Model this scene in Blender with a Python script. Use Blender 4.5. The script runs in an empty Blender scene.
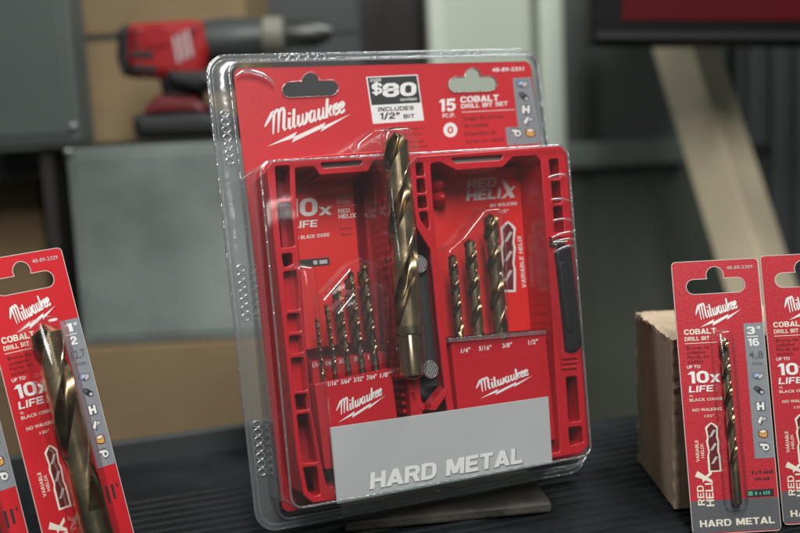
import bpy, bmesh, math, random
from mathutils import Matrix, Vector
random.seed(7)
C = bpy.context.scene
COL = C.collection
# ------------------------------------------------------------------ camera
F = 1000.0; CX, CY = 400.0, 266.5            # focal length and centre in photo pixels (800x533)
RX = Vector((0.998748, 0.050024, 0.0)); RY = Vector((-0.0066635, 0.133039, -0.991088)); RZ = Vector((-0.0495781, 0.9898476, 0.1332058))
RM = Matrix((RX, RY, RZ))                     # camera axes -> world axes
S = 0.79167
CAM = Vector((0, 0, 0.2010))
cam_d = bpy.data.cameras.new('camera'); cam = bpy.data.objects.new('camera', cam_d); COL.objects.link(cam)
M4 = RM.to_4x4(); M4.translation = CAM; cam.matrix_world = M4
cam_d.sensor_width = 36.0; cam_d.lens = 45.0; cam_d.clip_start = 0.01; cam_d.clip_end = 50
cam_d.dof.use_dof = True; cam_d.dof.focus_distance = 0.495; cam_d.dof.aperture_fstop = 5.0
C.camera = cam
# ------------------------------------------------------------------ world and lamps
w = bpy.data.worlds.new("World"); C.world = w; w.use_nodes = True
w.node_tree.nodes['Background'].inputs[0].default_value = (0.80, 0.92, 0.90, 1)
w.node_tree.nodes['Background'].inputs[1].default_value = 0.095
def area(name, loc, target, sx, sy, power, col=(1, 1, 1)):
    d = bpy.data.lights.new(name, 'AREA'); d.shape = 'RECTANGLE'; d.size = sx; d.size_y = sy; d.energy = power; d.color = col
    o = bpy.data.objects.new(name, d); COL.objects.link(o); o.location = loc
    o.rotation_euler = (Vector(target) - Vector(loc)).to_track_quat('-Z', 'Y').to_euler(); return o
area('ceiling_lamp_front', (0.12, -0.35, 1.05), (0.02, 0.5, 0.12), 0.22, 0.7, 17.5, (1, 0.98, 0.94))
area('ceiling_lamp_side', (-0.9, 0.25, 1.2), (0.0, 0.55, 0.12), 0.12, 0.8, 5.0, (0.94, 0.98, 1.0))
area('ceiling_lamp_back', (0.62, 0.68, 1.40), (0.0, 1.15, 0.05), 0.7, 0.25, 16, (0.95, 1.0, 0.96))
area('glare_lamp', (0.62, -0.75, 0.62), (0.03, 0.53, 0.15), 0.35, 0.025, 0.30, (1, 0.99, 0.97))  # added low strip, aimed to mirror as glare in the clear plastic
C.view_settings.view_transform = 'Standard'; C.view_settings.look = 'None'; C.view_settings.exposure = 0.0; C.view_settings.gamma = 1.0
C.render.engine = 'CYCLES'
C.cycles.use_denoising = True; C.cycles.max_bounces = 10; C.cycles.transparent_max_bounces = 24; C.cycles.caustics_reflective = False; C.cycles.caustics_refractive = False
C.cycles.sample_clamp_indirect = 4.0

# ------------------------------------------------------------------ materials
def srgb(r, g, b):
    f = lambda c: (c / 255 / 12.92) if c / 255 <= 0.04045 else ((c / 255 + 0.055) / 1.055) ** 2.4
    return (f(r), f(g), f(b), 1)
def mat(name, col, rough=0.5, metal=0.0, noise=0.0, nscale=40, bump=0.0, bscale=200, spec=0.5, coat=0.0, rvar=0.0):
    m = bpy.data.materials.new(name); m.use_nodes = True; nt = m.node_tree; b = nt.nodes['Principled BSDF']
    b.inputs['Base Color'].default_value = col; b.inputs['Roughness'].default_value = rough; b.inputs['Metallic'].default_value = metal
    b.inputs['Specular IOR Level'].default_value = spec; b.inputs['Coat Weight'].default_value = coat; b.inputs['Coat Roughness'].default_value = 0.08
    tc = nt.nodes.new('ShaderNodeTexCoord')
    if noise or rvar:
        n = nt.nodes.new('ShaderNodeTexNoise'); n.inputs['Scale'].default_value = nscale; n.inputs['Detail'].default_value = 6
        nt.links.new(tc.outputs['Object'], n.inputs['Vector'])
    if noise:
        mx = nt.nodes.new('ShaderNodeMix'); mx.data_type = 'RGBA'
        mx.inputs[6].default_value = tuple(c * (1 - noise) for c in col[:3]) + (1,)
        mx.inputs[7].default_value = tuple(min(1, c * (1 + noise)) for c in col[:3]) + (1,)
        rp = nt.nodes.new('ShaderNodeMapRange'); rp.inputs[1].default_value = 0.3; rp.inputs[2].default_value = 0.7
        nt.links.new(n.outputs['Fac'], rp.inputs[0]); nt.links.new(rp.outputs[0], mx.inputs[0]); nt.links.new(mx.outputs[2], b.inputs['Base Color'])
    if rvar:
        rr = nt.nodes.new('ShaderNodeMapRange'); rr.inputs[3].default_value = max(0.02, rough - rvar); rr.inputs[4].default_value = rough + rvar
        rr.inputs[1].default_value = 0.3; rr.inputs[2].default_value = 0.7
        nt.links.new(n.outputs['Fac'], rr.inputs[0]); nt.links.new(rr.outputs[0], b.inputs['Roughness'])
    if bump:
        n2 = nt.nodes.new('ShaderNodeTexNoise'); n2.inputs['Scale'].default_value = bscale; n2.inputs['Detail'].default_value = 3
        bp = nt.nodes.new('ShaderNodeBump'); bp.inputs['Strength'].default_value = bump; bp.inputs['Distance'].default_value = 0.001
        nt.links.new(tc.outputs['Object'], n2.inputs['Vector']); nt.links.new(n2.outputs['Fac'], bp.inputs['Height']); nt.links.new(bp.outputs[0], b.inputs['Normal'])
    return m
def clear(name, base=0.035, rough=0.06, tint=(0.97, 0.975, 0.98), haze=0.03, bump=0.25, bscale=60, amt=1.0):
    """thin clear PVC sheet: mostly transmits, reflects by fresnel, diffuse haze stands in for reflected light"""
    m = bpy.data.materials.new(name); m.use_nodes = True; nt = m.node_tree; nt.nodes.clear()
    out = nt.nodes.new('ShaderNodeOutputMaterial'); tr = nt.nodes.new('ShaderNodeBsdfTransparent'); gl = nt.nodes.new('ShaderNodeBsdfGlossy')
    df = nt.nodes.new('ShaderNodeBsdfTranslucent'); d2 = nt.nodes.new('ShaderNodeBsdfDiffuse'); lw = nt.nodes.new('ShaderNodeLayerWeight'); lw.inputs['Blend'].default_value = 0.5; pw = nt.nodes.new('ShaderNodeMath'); pw.operation = 'POWER'; pw.inputs[1].default_value = 4.0; nt.links.new(lw.outputs['Facing'], pw.inputs[0])
    tr.inputs[0].default_value = tint + (1,); gl.inputs['Roughness'].default_value = rough; gl.inputs[0].default_value = (1, 1, 1, 1)
    df.inputs[0].default_value = (0.8, 0.85, 0.88, 1); d2.inputs[0].default_value = (0.8, 0.85, 0.88, 1)
    tc = nt.nodes.new('ShaderNodeTexCoord'); n = nt.nodes.new('ShaderNodeTexNoise'); n.inputs['Scale'].default_value = bscale; n.inputs['Detail'].default_value = 2
    bp = nt.nodes.new('ShaderNodeBump'); bp.inputs['Strength'].default_value = bump; bp.inputs['Distance'].default_value = 0.002
    nt.links.new(tc.outputs['Object'], n.inputs[0]); nt.links.new(n.outputs['Fac'], bp.inputs['Height'])
    nt.links.new(bp.outputs[0], gl.inputs['Normal'])
    md = nt.nodes.new('ShaderNodeMixShader'); md.inputs[0].default_value = 0.5; nt.links.new(df.outputs[0], md.inputs[1]); nt.links.new(d2.outputs[0], md.inputs[2])
    m1 = nt.nodes.new('ShaderNodeMixShader'); m1.inputs[0].default_value = haze  # diffuse share standing in for light reflected off the sheet
    nt.links.new(tr.outputs[0], m1.inputs[1]); nt.links.new(md.outputs[0], m1.inputs[2])
    ma = nt.nodes.new('ShaderNodeMath'); ma.operation = 'MULTIPLY_ADD'; ma.inputs[1].default_value = amt; ma.inputs[2].default_value = base
    nt.links.new(pw.outputs[0], ma.inputs[0])
    m2 = nt.nodes.new('ShaderNodeMixShader'); nt.links.new(ma.outputs[0], m2.inputs[0]); nt.links.new(m1.outputs[0], m2.inputs[1]); nt.links.new(gl.outputs[0], m2.inputs[2])
    nt.links.new(m2.outputs[0], out.inputs[0]); return m
RED = mat('card_red', (0.56, 0.018, 0.026, 1), 0.38, noise=0.04, nscale=30, bump=0.08, bscale=900)
REDF = mat('card_red_film', (0.50, 0.028, 0.042, 1), 0.36, noise=0.16, nscale=1100, bump=0.16, bscale=1800, rvar=0.12)
INS = mat('insert_red', (0.70, 0.018, 0.015, 1), 0.45)
CASE = mat('case_red_plastic', (0.52, 0.010, 0.020, 1), 0.30, bump=0.10, bscale=600, coat=0.15)
WHITE = mat('white_ink', (0.80, 0.80, 0.78, 1), 0.5)
PALE = mat('cream_ink', (0.78, 0.74, 0.62, 1), 0.5)
SILV = mat('silver_ink', (0.50, 0.47, 0.47, 1), 0.4)
SILV2 = mat('bright_silver_ink', (0.72, 0.66, 0.66, 1), 0.35)
DARKT = mat('dark_ink', (0.13, 0.010, 0.012, 1), 0.5)
BLACK = mat('black_ink', (0.025, 0.028, 0.03, 1), 0.45)
GREY = mat('grey_card', (0.24, 0.255, 0.28, 1), 0.42, noise=0.05, nscale=300)
BAND = mat('grey_board', (0.44, 0.455, 0.455, 1), 0.5, noise=0.06, nscale=14, bump=0.05, bscale=40)
DGREY = mat('dark_grey_ink', (0.105, 0.11, 0.125, 1), 0.5)
GRN = mat('green_ink', (0.10, 0.35, 0.25, 1), 0.5)
BLU = mat('icon_blue', (0.22, 0.33, 0.55, 1), 0.5)
YEL = mat('icon_orange', (0.65, 0.35, 0.08, 1), 0.5)
EDGE = mat('paper_edge', (0.62, 0.58, 0.54, 1), 0.8)
BIT = mat('cobalt_steel', (0.60, 0.46, 0.28, 1), 0.25, 1.0, noise=0.25, nscale=90, rvar=0.07)
BIT2 = mat('cobalt_steel_dark', (0.50, 0.38, 0.225, 1), 0.24, 1.0, noise=0.25, nscale=90, rvar=0.07)
BITF = mat('flute_steel', (0.22, 0.155, 0.085, 1), 0.26, 1.0, noise=0.3, nscale=120, rvar=0.08)
BITS = mat('shank_steel', (0.36, 0.30, 0.20, 1), 0.30, 1.0, rvar=0.06, nscale=120)
BLKP = mat('black_plastic', (0.018, 0.019, 0.02, 1), 0.32, bump=0.05)
CLR = clear('clear_shell', 0.045, 0.05, haze=0.022, bump=0.16, bscale=30)
CLRF = clear('clear_flange', 0.10, 0.14, tint=(0.84, 0.87, 0.89), haze=0.20, bump=0.2, bscale=80)
CLRE = clear('clear_edge', 0.22, 0.10, tint=(0.85, 0.88, 0.9), haze=0.18, bump=0.5, bscale=250)
CLRP = clear('clear_pocket', 0.03, 0.12, haze=0.012, bump=0.08, bscale=120)

# ------------------------------------------------------------------ geometry helpers
def link(o, parent=None):
    COL.objects.link(o)
    if parent is not None: o.parent = parent
    return o
def tag(o, label=None, cat=None, group=None, kind=None):
    if label: o['label'] = label
    if cat: o['category'] = cat
    if group: o['group'] = group
    if kind: o['kind'] = kind
    return o
def empty(name, M, label, cat, group=None):
    o = bpy.data.objects.new(name, None); o.empty_display_size = 0.02; COL.objects.link(o); o.matrix_world = M
    return tag(o, label, cat, group)
class MB:
    """mesh collector with material slots"""
    def __init__(s): s.v = []; s.f = []; s.mi = []; s.mats = []
    def m(s, mt):
        if mt not in s.mats: s.mats.append(mt)
        return s.mats.index(mt)
    def add(s, vs, fs, mt, M=None):
        k = len(s.v); i = s.m(mt)
        s.v += [tuple((M @ Vector(v)) if M is not None else v) for v in vs]
        s.f += [tuple(k + j for j in f) for f in fs]; s.mi += [i] * len(fs)
    def mesh(s, me, mt, M=None):
        s.add([tuple(v.co) for v in me.vertices], [tuple(p.vertices) for p in me.polygons], mt, M)
    def box(s, x0, x1, y0, y1, z0, z1, mt, M=None):
        v = [(x, y, z) for x in (x0, x1) for y in (y0, y1) for z in (z0, z1)]
        s.add(v, [(0, 1, 3, 2), (4, 6, 7, 5), (0, 4, 5, 1), (2, 3, 7, 6), (0, 2, 6, 4), (1, 5, 7, 3)], mt, M)
    def prism(s, poly, z0, z1, mt, M=None):
        n = len(poly)
        a = sum(poly[i][0] * poly[(i + 1) % n][1] - poly[(i + 1) % n][0] * poly[i][1] for i in range(n))
        if a < 0: poly = poly[::-1]
        v = [(p[0], p[1], z0) for p in poly] + [(p[0], p[1], z1) for p in poly]
        s.add(v, [tuple(range(n - 1, -1, -1)), tuple(range(n, 2 * n))] + [(i, (i + 1) % n, n + (i + 1) % n, n + i) for i in range(n)], mt, M)
    def loops(s, loops, mt, close=True, cap0=False, cap1=False, M=None):
        n = len(loops[0]); v = [p for l in loops for p in l]; f = []
        for a in range(len(loops) - 1):
            for i in range(n if close else n - 1):
                j = (i + 1) % n; f.append((a * n + i, a * n + j, (a + 1) * n + j, (a + 1) * n + i))
        if cap0: f.append(tuple(range(n - 1, -1, -1)))
        if cap1: f.append(tuple((len(loops) - 1) * n + i for i in range(n)))
        s.add(v, f, mt, M)
    def build(s, name, parent=None, smooth=False, bevel=0, seg=2):
        me = bpy.data.meshes.new(name); me.from_pydata(s.v, [], s.f)
        for x in s.mats: me.materials.append(x)
        me.polygons.foreach_set('material_index', s.mi)
        if smooth: me.polygons.foreach_set('use_smooth', [True] * len(s.f))
        me.update(); o = link(bpy.data.objects.new(name, me), parent)
        if smooth: me.set_sharp_from_angle(angle=math.radians(smooth if smooth is not True else 60))
        if bevel:
            bv = o.modifiers.new('bevel', 'BEVEL'); bv.width = bevel; bv.segments = seg; bv.limit_method = 'ANGLE'; bv.angle_limit = math.radians(40)
            bv.use_clamp_overlap = True
        return o
def tomesh(o):
    dg = bpy.context.evaluated_depsgraph_get(); me = bpy.data.meshes.new_from_object(o.evaluated_get(dg)); d = o.data
    bpy.data.objects.remove(o); bpy.data.curves.remove(d); return me
def flat(polys, z0, z1, bevel=0.0, res=2):
    """filled outline with holes -> mesh slab between z0 and z1"""
    cu = bpy.data.curves.new('outline', 'CURVE'); cu.dimensions = '2D'; cu.fill_mode = 'BOTH'
    for p in polys:
        sp = cu.splines.new('POLY'); sp.points.add(len(p) - 1)
        for q, pt in zip(sp.points, p): q.co = (pt[0], pt[1], 0, 1)
        sp.use_cyclic_u = True
    cu.extrude = max(0.0, (z1 - z0) / 2 - bevel); cu.bevel_depth = bevel; cu.bevel_resolution = res; cu.offset = -bevel
    o = bpy.data.objects.new('outline', cu); COL.objects.link(o); me = tomesh(o)
    for v in me.vertices: v.co.z += (z0 + z1) / 2
    return me
def rounded(poly, r, k=6):
    out = []; n = len(poly)
    for i in range(n):
        p0 = Vector(poly[i - 1][:2]); p = Vector(poly[i][:2]); p1 = Vector(poly[(i + 1) % n][:2])
        rr = r[i] if isinstance(r, (list, tuple)) else r
        a = (p0 - p).normalized(); b = (p1 - p).normalized(); ang = a.angle(b)
        d = min(rr / math.tan(ang / 2), (p0 - p).length * 0.49, (p1 - p).length * 0.49); rr2 = d * math.tan(ang / 2)
        c = p + (a + b).normalized() * (rr2 / math.sin(ang / 2))
        s0 = p + a * d - c; s1 = p + b * d - c; t = s0.angle(s1); sg = 1 if s0.cross(s1) > 0 else -1
        for j in range(k + 1):
            th = sg * t * j / k; ct, st = math.cos(th), math.sin(th)
            out.append((c.x + s0.x * ct - s0.y * st, c.y + s0.x * st + s0.y * ct))
    return out
def inset(poly, d):
    """move every vertex of a roughly convex loop inwards by d"""
    n = len(poly); out = []
    a = sum(poly[i][0] * poly[(i + 1) % n][1] - poly[(i + 1) % n][0] * poly[i][1] for i in range(n)); sg = 1 if a > 0 else -1
    for i in range(n):
        p0 = Vector(poly[i - 1]); p = Vector(poly[i]); p1 = Vector(poly[(i + 1) % n])
        if (p - p0).length < 1e-7: p0 = Vector(poly[i - 2])
        if (p - p1).length < 1e-7: p1 = Vector(poly[(i + 2) % n])
        e0 = (p - p0).normalized(); e1 = (p1 - p).normalized()
        nn = (Vector((-e0.y, e0.x)) + Vector((-e1.y, e1.x))); nn = nn.normalized() / max(0.5, nn.length / 2)
        q = p + nn * d * sg; out.append((q.x, q.y))
    return out
def shrink(poly, r, d, k=8):
    return rounded(inset(poly, d) if d else poly, max(r - d, .0004), k)
_glyph = {}
def text_mesh(s, bold=0.02):
    if (s, bold) not in _glyph:
        cu = bpy.data.curves.new('t', 'FONT'); cu.body = s; cu.size = 1; cu.offset = bold; cu.resolution_u = 3; cu.space_character = 1.0 + bold * 3
        o = bpy.data.objects.new('t', cu); COL.objects.link(o); me = tomesh(o)
        xs = [v.co.x for v in me.vertices]; x0, x1 = min(xs), max(xs)
        for v in me.vertices: v.co.x = (v.co.x - x0) / (x1 - x0); v.co.y = v.co.y / 0.73
        _glyph[(s, bold)] = me
    return _glyph[(s, bold)]

# --- heavy extended block alphabet, drawn as strokes (for the headline lettering)
def _block_font():
    t = .25; h = t / 2; L, B, T, M = h, h * .8, 1 - h * .8, .5
    def arc(cx, cy, r, a0, a1, n=4, ry=None): return [(cx + r * math.cos(math.radians(a0 + (a1 - a0) * i / n)), cy + (ry or r) * math.sin(math.radians(a0 + (a1 - a0) * i / n))) for i in range(n + 1)]
    def O_(R, c=.26): return arc(R - c, T - c, c, 90, 0) + arc(R - c, B + c, c, 0, -90) + arc(L + c, B + c, c, -90, -180) + arc(L + c, T - c, c, 180, 90) + [(R - c, T)]
    def S_(R, c=.19): return [(R, .70)] + arc(R - c, T - c, c, 20, 90) + arc(L + c, T - c, c, 90, 180)[0:] + arc(L + c, M + c * 1.0 , c, 180, 270) + arc(R - c, M - c, c, 90, 0) + arc(R - c, B + c, c, 0, -90) + arc(L + c, B + c, c, -90, -160)
    R = .9 - h; G = {}
    G['A'] = (.98, [('h', (h, 0), (.49, 1)), ('h', (.98 - h, 0), (.49, 1)), ('n', (.2, .26), (.78, .26))])
    G['B'] = (.9, [('n', (L, 0), (L, 1)), ('n',) + tuple([(L, T)] + arc(R - .2, T - .19, .19, 90, -90, 6) + [(L, M)]), ('n',) + tuple([(L, M)] + arc(R - .19, B + .20, .2, 90, -90, 6) + [(L, B)])])
    G['C'] = (.9, [('n',) + tuple([(R, .68)] + arc(R - .24, T - .24, .24, 10, 90) + arc(L + .24, T - .24, .24, 90, 180) + arc(L + .24, B + .24, .24, 180, 270) + arc(R - .24, B + .24, .24, -90, -10) + [(R, .32)])])
    G['D'] = (.92, [('n', (L, 0), (L, 1)), ('n',) + tuple([(L, T)] + arc(.92 - h - .28, T - .28, .28, 90, 0) + arc(.92 - h - .28, B + .28, .28, 0, -90) + [(L, B)])])
    G['E'] = (.82, [('n', (L, 0), (L, 1)), ('n', (L, T), (.80, T)), ('n', (L, M), (.74, M)), ('n', (L, B), (.82, B))])
    G['F'] = (.78, [('n', (L, 0), (L, 1)), ('n', (L, T), (.78, T)), ('n', (L, M - .03), (.70, M - .03))])
    G['G'] = (.92, [('n',) + tuple([(R, .70)] + arc(R - .24, T - .24, .24, 10, 90) + arc(L + .24, T - .24, .24, 90, 180) + arc(L + .24, B + .24, .24, 180, 270) + arc(R - .24, B + .24, .24, -90, -10) + [(R, .5), (.5, .5)])])
    G['H'] = (.9, [('n', (L, 0), (L, 1)), ('n', (R, 0), (R, 1)), ('n', (L, M), (R, M))])
    G['I'] = (.28, [('n', (.14, 0), (.14, 1))])
    G['J'] = (.75, [('n', (.62, 1), (.62, .3), (.5, B), (.25, B), (.12, .35))])
    G['K'] = (.92, [('n', (L, 0), (L, 1)), ('h', (L + .12, .44), (.74, 1)), ('h', (.38, .55), (.78, 0))])
    G['L'] = (.76, [('n', (L, 0), (L, 1)), ('n', (L, B), (.76, B))])
    G['M'] = (1.12, [('n', (L, 0), (L, 1)), ('n', (1.12 - h, 0), (1.12 - h, 1)), ('h', (.20, 1), (.56, .08)), ('h', (.92, 1), (.56, .08))])
    G['N'] = (.94, [('n', (L, 0), (L, 1)), ('n', (.94 - h, 0), (.94 - h, 1)), ('h', (.18, 1), (.76, 0))])
    G['O'] = (.94, [('n',) + tuple((x * 1.0 + (.04 if x > .45 else 0), y) for x, y in O_(R))])
    G['P'] = (.86, [('n', (L, 0), (L, 1)), ('n',) + tuple([(L, T)] + arc(R - .24, T - .22, .22, 90, -90, 6) + [(L, T - .44)])])
    G['R'] = (.92, [('n', (L, 0), (L, 1)), ('n',) + tuple([(L, T)] + arc(R - .2, T - .21, .21, 90, -90, 6) + [(L, T - .42)]), ('h', (.56, .46), (.78, 0))])
    G['S'] = (.9, [('n',) + tuple(S_(R))])
    G['T'] = (.84, [('n', (0, T), (.84, T)), ('n', (.42, 0), (.42, .95))])
    G['U'] = (.92, [('n',) + tuple([(L, 1)] + arc(L + .26, B + .26, .26, 180, 270) + arc(.92 - h - .26, B + .26, .26, -90, 0) + [(.92 - h, 1)])])
    G['V'] = (.98, [('h', (h, 1), (.49, 0)), ('h', (.98 - h, 1), (.49, 0))])
    G['W'] = (1.3, [('h', (h, 1), (.38, 0)), ('h', (.65, 1), (.38, 0)), ('h', (.65, 1), (.92, 0)), ('h', (1.3 - h, 1), (.92, 0))])
    G['X'] = (.98, [('h', (h, 0), (.98 - h, 1)), ('h', (h, 1), (.98 - h, 0))])
    G['Y'] = (.96, [('h', (h, 1), (.48, .42)), ('h', (.96 - h, 1), (.48, .42)), ('n', (.48, 0), (.48, .48))])
    G['x'] = (.86, [('h', (h, 0), (.86 - h, .74)), ('h', (h, .74), (.86 - h, 0))])
    G['0'] = (.88, [('n',) + tuple(O_(.88 - h))])
    G['1'] = (.52, [('n', (.38, 0), (.38, 1)), ('h', (.12, .74), (.34, .98))])
    G['2'] = (.84, [('n', (L, .66), (L, .74), (.28, T), (.55, T), (.71, .74), (.71, .62), (.16, .2), (.13, B), (.84, B))])
    G['3'] = (.84, [('n', (L, .72), (.24, T), (.56, T), (.70, .76), (.68, .6), (.54, .52), (.34, .52)), ('n', (.34, .52), (.56, .52), (.71, .4), (.71, .24), (.56, B), (.26, B), (L, .28))])
    G['4'] = (.88, [('n', (.62, 0), (.62, 1)), ('n', (.58, .92), (.13, .33), (.13, .28), (.88, .28))])
    G['5'] = (.84, [('n', (.78, T), (.20, T), (.17, .54), (.52, .58), (.70, .46), (.70, .24), (.54, B), (.26, B), (L, .26))])
    G['6'] = (.86, [('n', (.70, .78), (.56, T), (.30, T), (L, .72), (L, .26), (.28, B), (.58, B), (.73, .24), (.73, .42), (.58, .56), (.14, .54))])
    G['8'] = (.88, [('n', (.28, .53), (L, .64), (L + .02, .78), (.28, T), (.60, T), (.74, .78), (.75, .64), (.60, .53), (.28, .53), (L, .40), (L, .22), (.27, B), (.61, B), (.76, .22), (.76, .40), (.60, .53))])
    G['9'] = (.86, [('n', (.16, .22), (.30, B), (.56, B), (.74, .28), (.74, .74), (.58, T), (.28, T), (.13, .76), (.13, .58), (.28, .45), (.72, .46))])
    G['$'] = (.8, [('n',) + tuple((x * .9, y) for x, y in S_(.85)), ('n', (.38, -.12), (.38, 1.12))])
    G['"'] = (.5, [('n', (.13, .62), (.13, 1)), ('n', (.38, .62), (.38, 1))])
    G['/'] = (.5, [('h', (.06, -.05), (.44, 1.05))])
    G['-'] = (.42, [('n', (.04, .42), (.38, .42))])
    G['.'] = (.26, [('n', (.01, .12), (.25, .12))])
    G[','] = (.26, [('h', (.06, -.15), (.16, .22))])
    G[' '] = (.42, [])
    return G, t
BF, BT = _block_font()
_bt = {}
def block_mesh(s, weight=1.0, lean=0.0):
    """text as stroke ribbons, 0..1 wide and 0..1 high"""
    if (s, weight) in _bt: return _bt[(s, weight)]
    V = []; Fc = []; x = 0; k = 0
    for ch in s:
        wd, sts = BF[ch]
        for st in sts:
            mode, pts = st[0], [Vector(p) for p in st[1:]]; h = BT / 2 * weight; z = k * 2.5e-6; k += 1; n = len(pts); A = []; Bb = []
            closed = (pts[0] - pts[-1]).length < .02
            for i, p in enumerate(pts):
                if mode == 'h': o = Vector((h * 1.12, 0))
                else:
                    hy = h * .80
                    d0 = (p - pts[i - 1]) if i else ((pts[0] - pts[-2]) if closed else (pts[1] - p)); d1 = (pts[i + 1] - p) if i < n - 1 else ((pts[1] - pts[0]) if closed else d0)
                    if i == n - 1 and not closed: d1 = d0
                    d0 = d0.normalized() if d0.length > 1e-6 else d1.normalized(); d1 = d1.normalized() if d1.length > 1e-6 else d0
                    n0 = Vector((-d0.y, d0.x)); n1 = Vector((-d1.y, d1.x)); m = (n0 + n1); m = m.normalized() if m.length > 1e-5 else n0
                    o = m * (1 / max(.72, m.dot(n0))); o = Vector((o.x * h, o.y * hy))
                A.append(p + o); Bb.append(p - o)
            b = len(V); V += [((q.x + x), q.y, z) for q in A] + [((q.x + x), q.y, z) for q in Bb]; Fc += [(b + i, b + i + 1, b + n + i + 1, b + n + i) for i in range(n - 1)]
        x += wd + .10
    x0 = min(v[0] for v in V); x1 = max(v[0] for v in V)
    _bt[(s, weight)] = ([((v[0] - x0) / (x1 - x0), v[1], v[2]) for v in V], Fc); return _bt[(s, weight)]
class Plane:
    """a printed plane of a thing: fn maps picture or layout coordinates to the thing's own x, y at height z"""
    def __init__(s, fn, z): s.fn = fn; s.z = z
    def p(s, x, y): q = s.fn(x, y, s.z); return Vector((q[0], q[1]))
    def text(s, mb, body, a, b, h, mt=None, bold=0.02, up=None, dz=0.0, shear=0.0):
        """a,b: baseline ends; h: cap height, in layout units (y grows downwards)"""
        p0 = s.p(*a); p1 = s.p(*b); ex = p1 - p0
        if up is None: up = (0, -h)
        ey = s.p(a[0] + up[0], a[1] + up[1]) - p0
        ey = ey + ex.normalized() * shear * ey.length
        M = Matrix(((ex.x, ey.x, 0, p0.x), (ex.y, ey.y, 0, p0.y), (0, 0, 1, s.z + 0.00012 + dz), (0, 0, 0, 1)))
        if bold >= .03 and all(c in BF for c in body):
            V, Fc = block_mesh(body, min(1.22, .55 + bold * 8.5)); mb.add(V, Fc, mt or WHITE, M)
        else: mb.mesh(text_mesh(body, min(bold, .03)), mt or WHITE, M)
    def poly(s, mb, pts, mt, dz=0.0, t=0.00006):
        mb.prism([tuple(s.p(*q)) for q in pts], s.z + 0.00002 + dz, s.z + 0.00002 + t + dz, mt)
    def line(s, mb, a, b, wd, mt, dz=0.0):
        p = s.p(*a); q = s.p(*b); d = (q - p).normalized(); n = Vector((-d.y, d.x)) * wd / 2
        mb.prism([tuple(p + n), tuple(q + n), tuple(q - n), tuple(p - n)], s.z + 0.00002 + dz, s.z + 0.00009 + dz, mt)
# --- the script logo with its lightning bolt, as pen strokes
def _logo():
    st = []; x = 0.0
    st += [[(-.42, .40), (-.2, .60), (.02, .84), (.10, .90), (.13, .80), (.13, .02)], [(.14, .74), (.30, .90), (.40, .90), (.45, .78), (.45, .02)],
           [(.46, .74), (.62, .90), (.72, .90), (.78, .78), (.78, .15), (.84, .02), (.98, .10)]]
    x = 1.08
    st += [[(x - .04, .52), (x + .04, .60), (x + .04, .14), (x + .1, .02), (x + .24, .12)], [(x + .03, .76), (x + .06, .84)]]; x += .30
    st += [[(x, .98), (x + .02, .95), (x + .02, .14), (x + .08, .02), (x + .22, .12)]]; x += .27
    st += [[(x - .03, .52), (x + .05, .60), (x + .05, .14), (x + .13, .02), (x + .25, .10), (x + .33, .22)], [(x + .33, .60), (x + .33, .14), (x + .41, .02), (x + .53, .10), (x + .60, .3), (x + .60, .60), (x + .70, .5)]]; x += .76
    def a(x): return [[(x + .30, .52), (x + .16, .60), (x + .03, .48), (x + .03, .14), (x + .12, .02), (x + .24, .10), (x + .33, .24)], [(x + .33, .60), (x + .33, .14), (x + .40, .02), (x + .52, .12)]]
    st += a(x); x += .55
    st += [[(x - .03, .52), (x + .05, .60), (x + .05, .14), (x + .13, .02), (x + .26, .10), (x + .34, .24)], [(x + .34, .60), (x + .34, .14), (x + .41, .02), (x + .53, .12)]]; x += .55
    st += [[(x, .98), (x + .03, .95), (x + .03, .0)], [(x + .05, .30), (x + .20, .36), (x + .33, .58)], [(x + .10, .32), (x + .22, .26), (x + .30, .06), (x + .44, .06)]]; x += .47
    for k in range(2):
        st += [[(x + .03, .26), (x + .2, .32), (x + .30, .46), (x + .22, .60), (x + .08, .54), (x + .02, .36), (x + .03, .12), (x + .14, .02), (x + .28, .08), (x + .36, .18)]]; x += .38
    out = []
    for i_, s_ in enumerate(st):      # to art pixels: rising baseline, the capital taller than the rest
        out.append([(188 + px * 41.6, 281 - px * 12.9 - py * (72 if i_ < 3 else 55)) for px, py in s_])
    bolt = [(178, 311), (256, 272), (250, 285), (333, 247), (328, 257), (402, 224), (320, 273), (326, 262), (243, 301), (250, 288)]
    return out, bolt
LOGO, BOLT = _logo()
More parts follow.
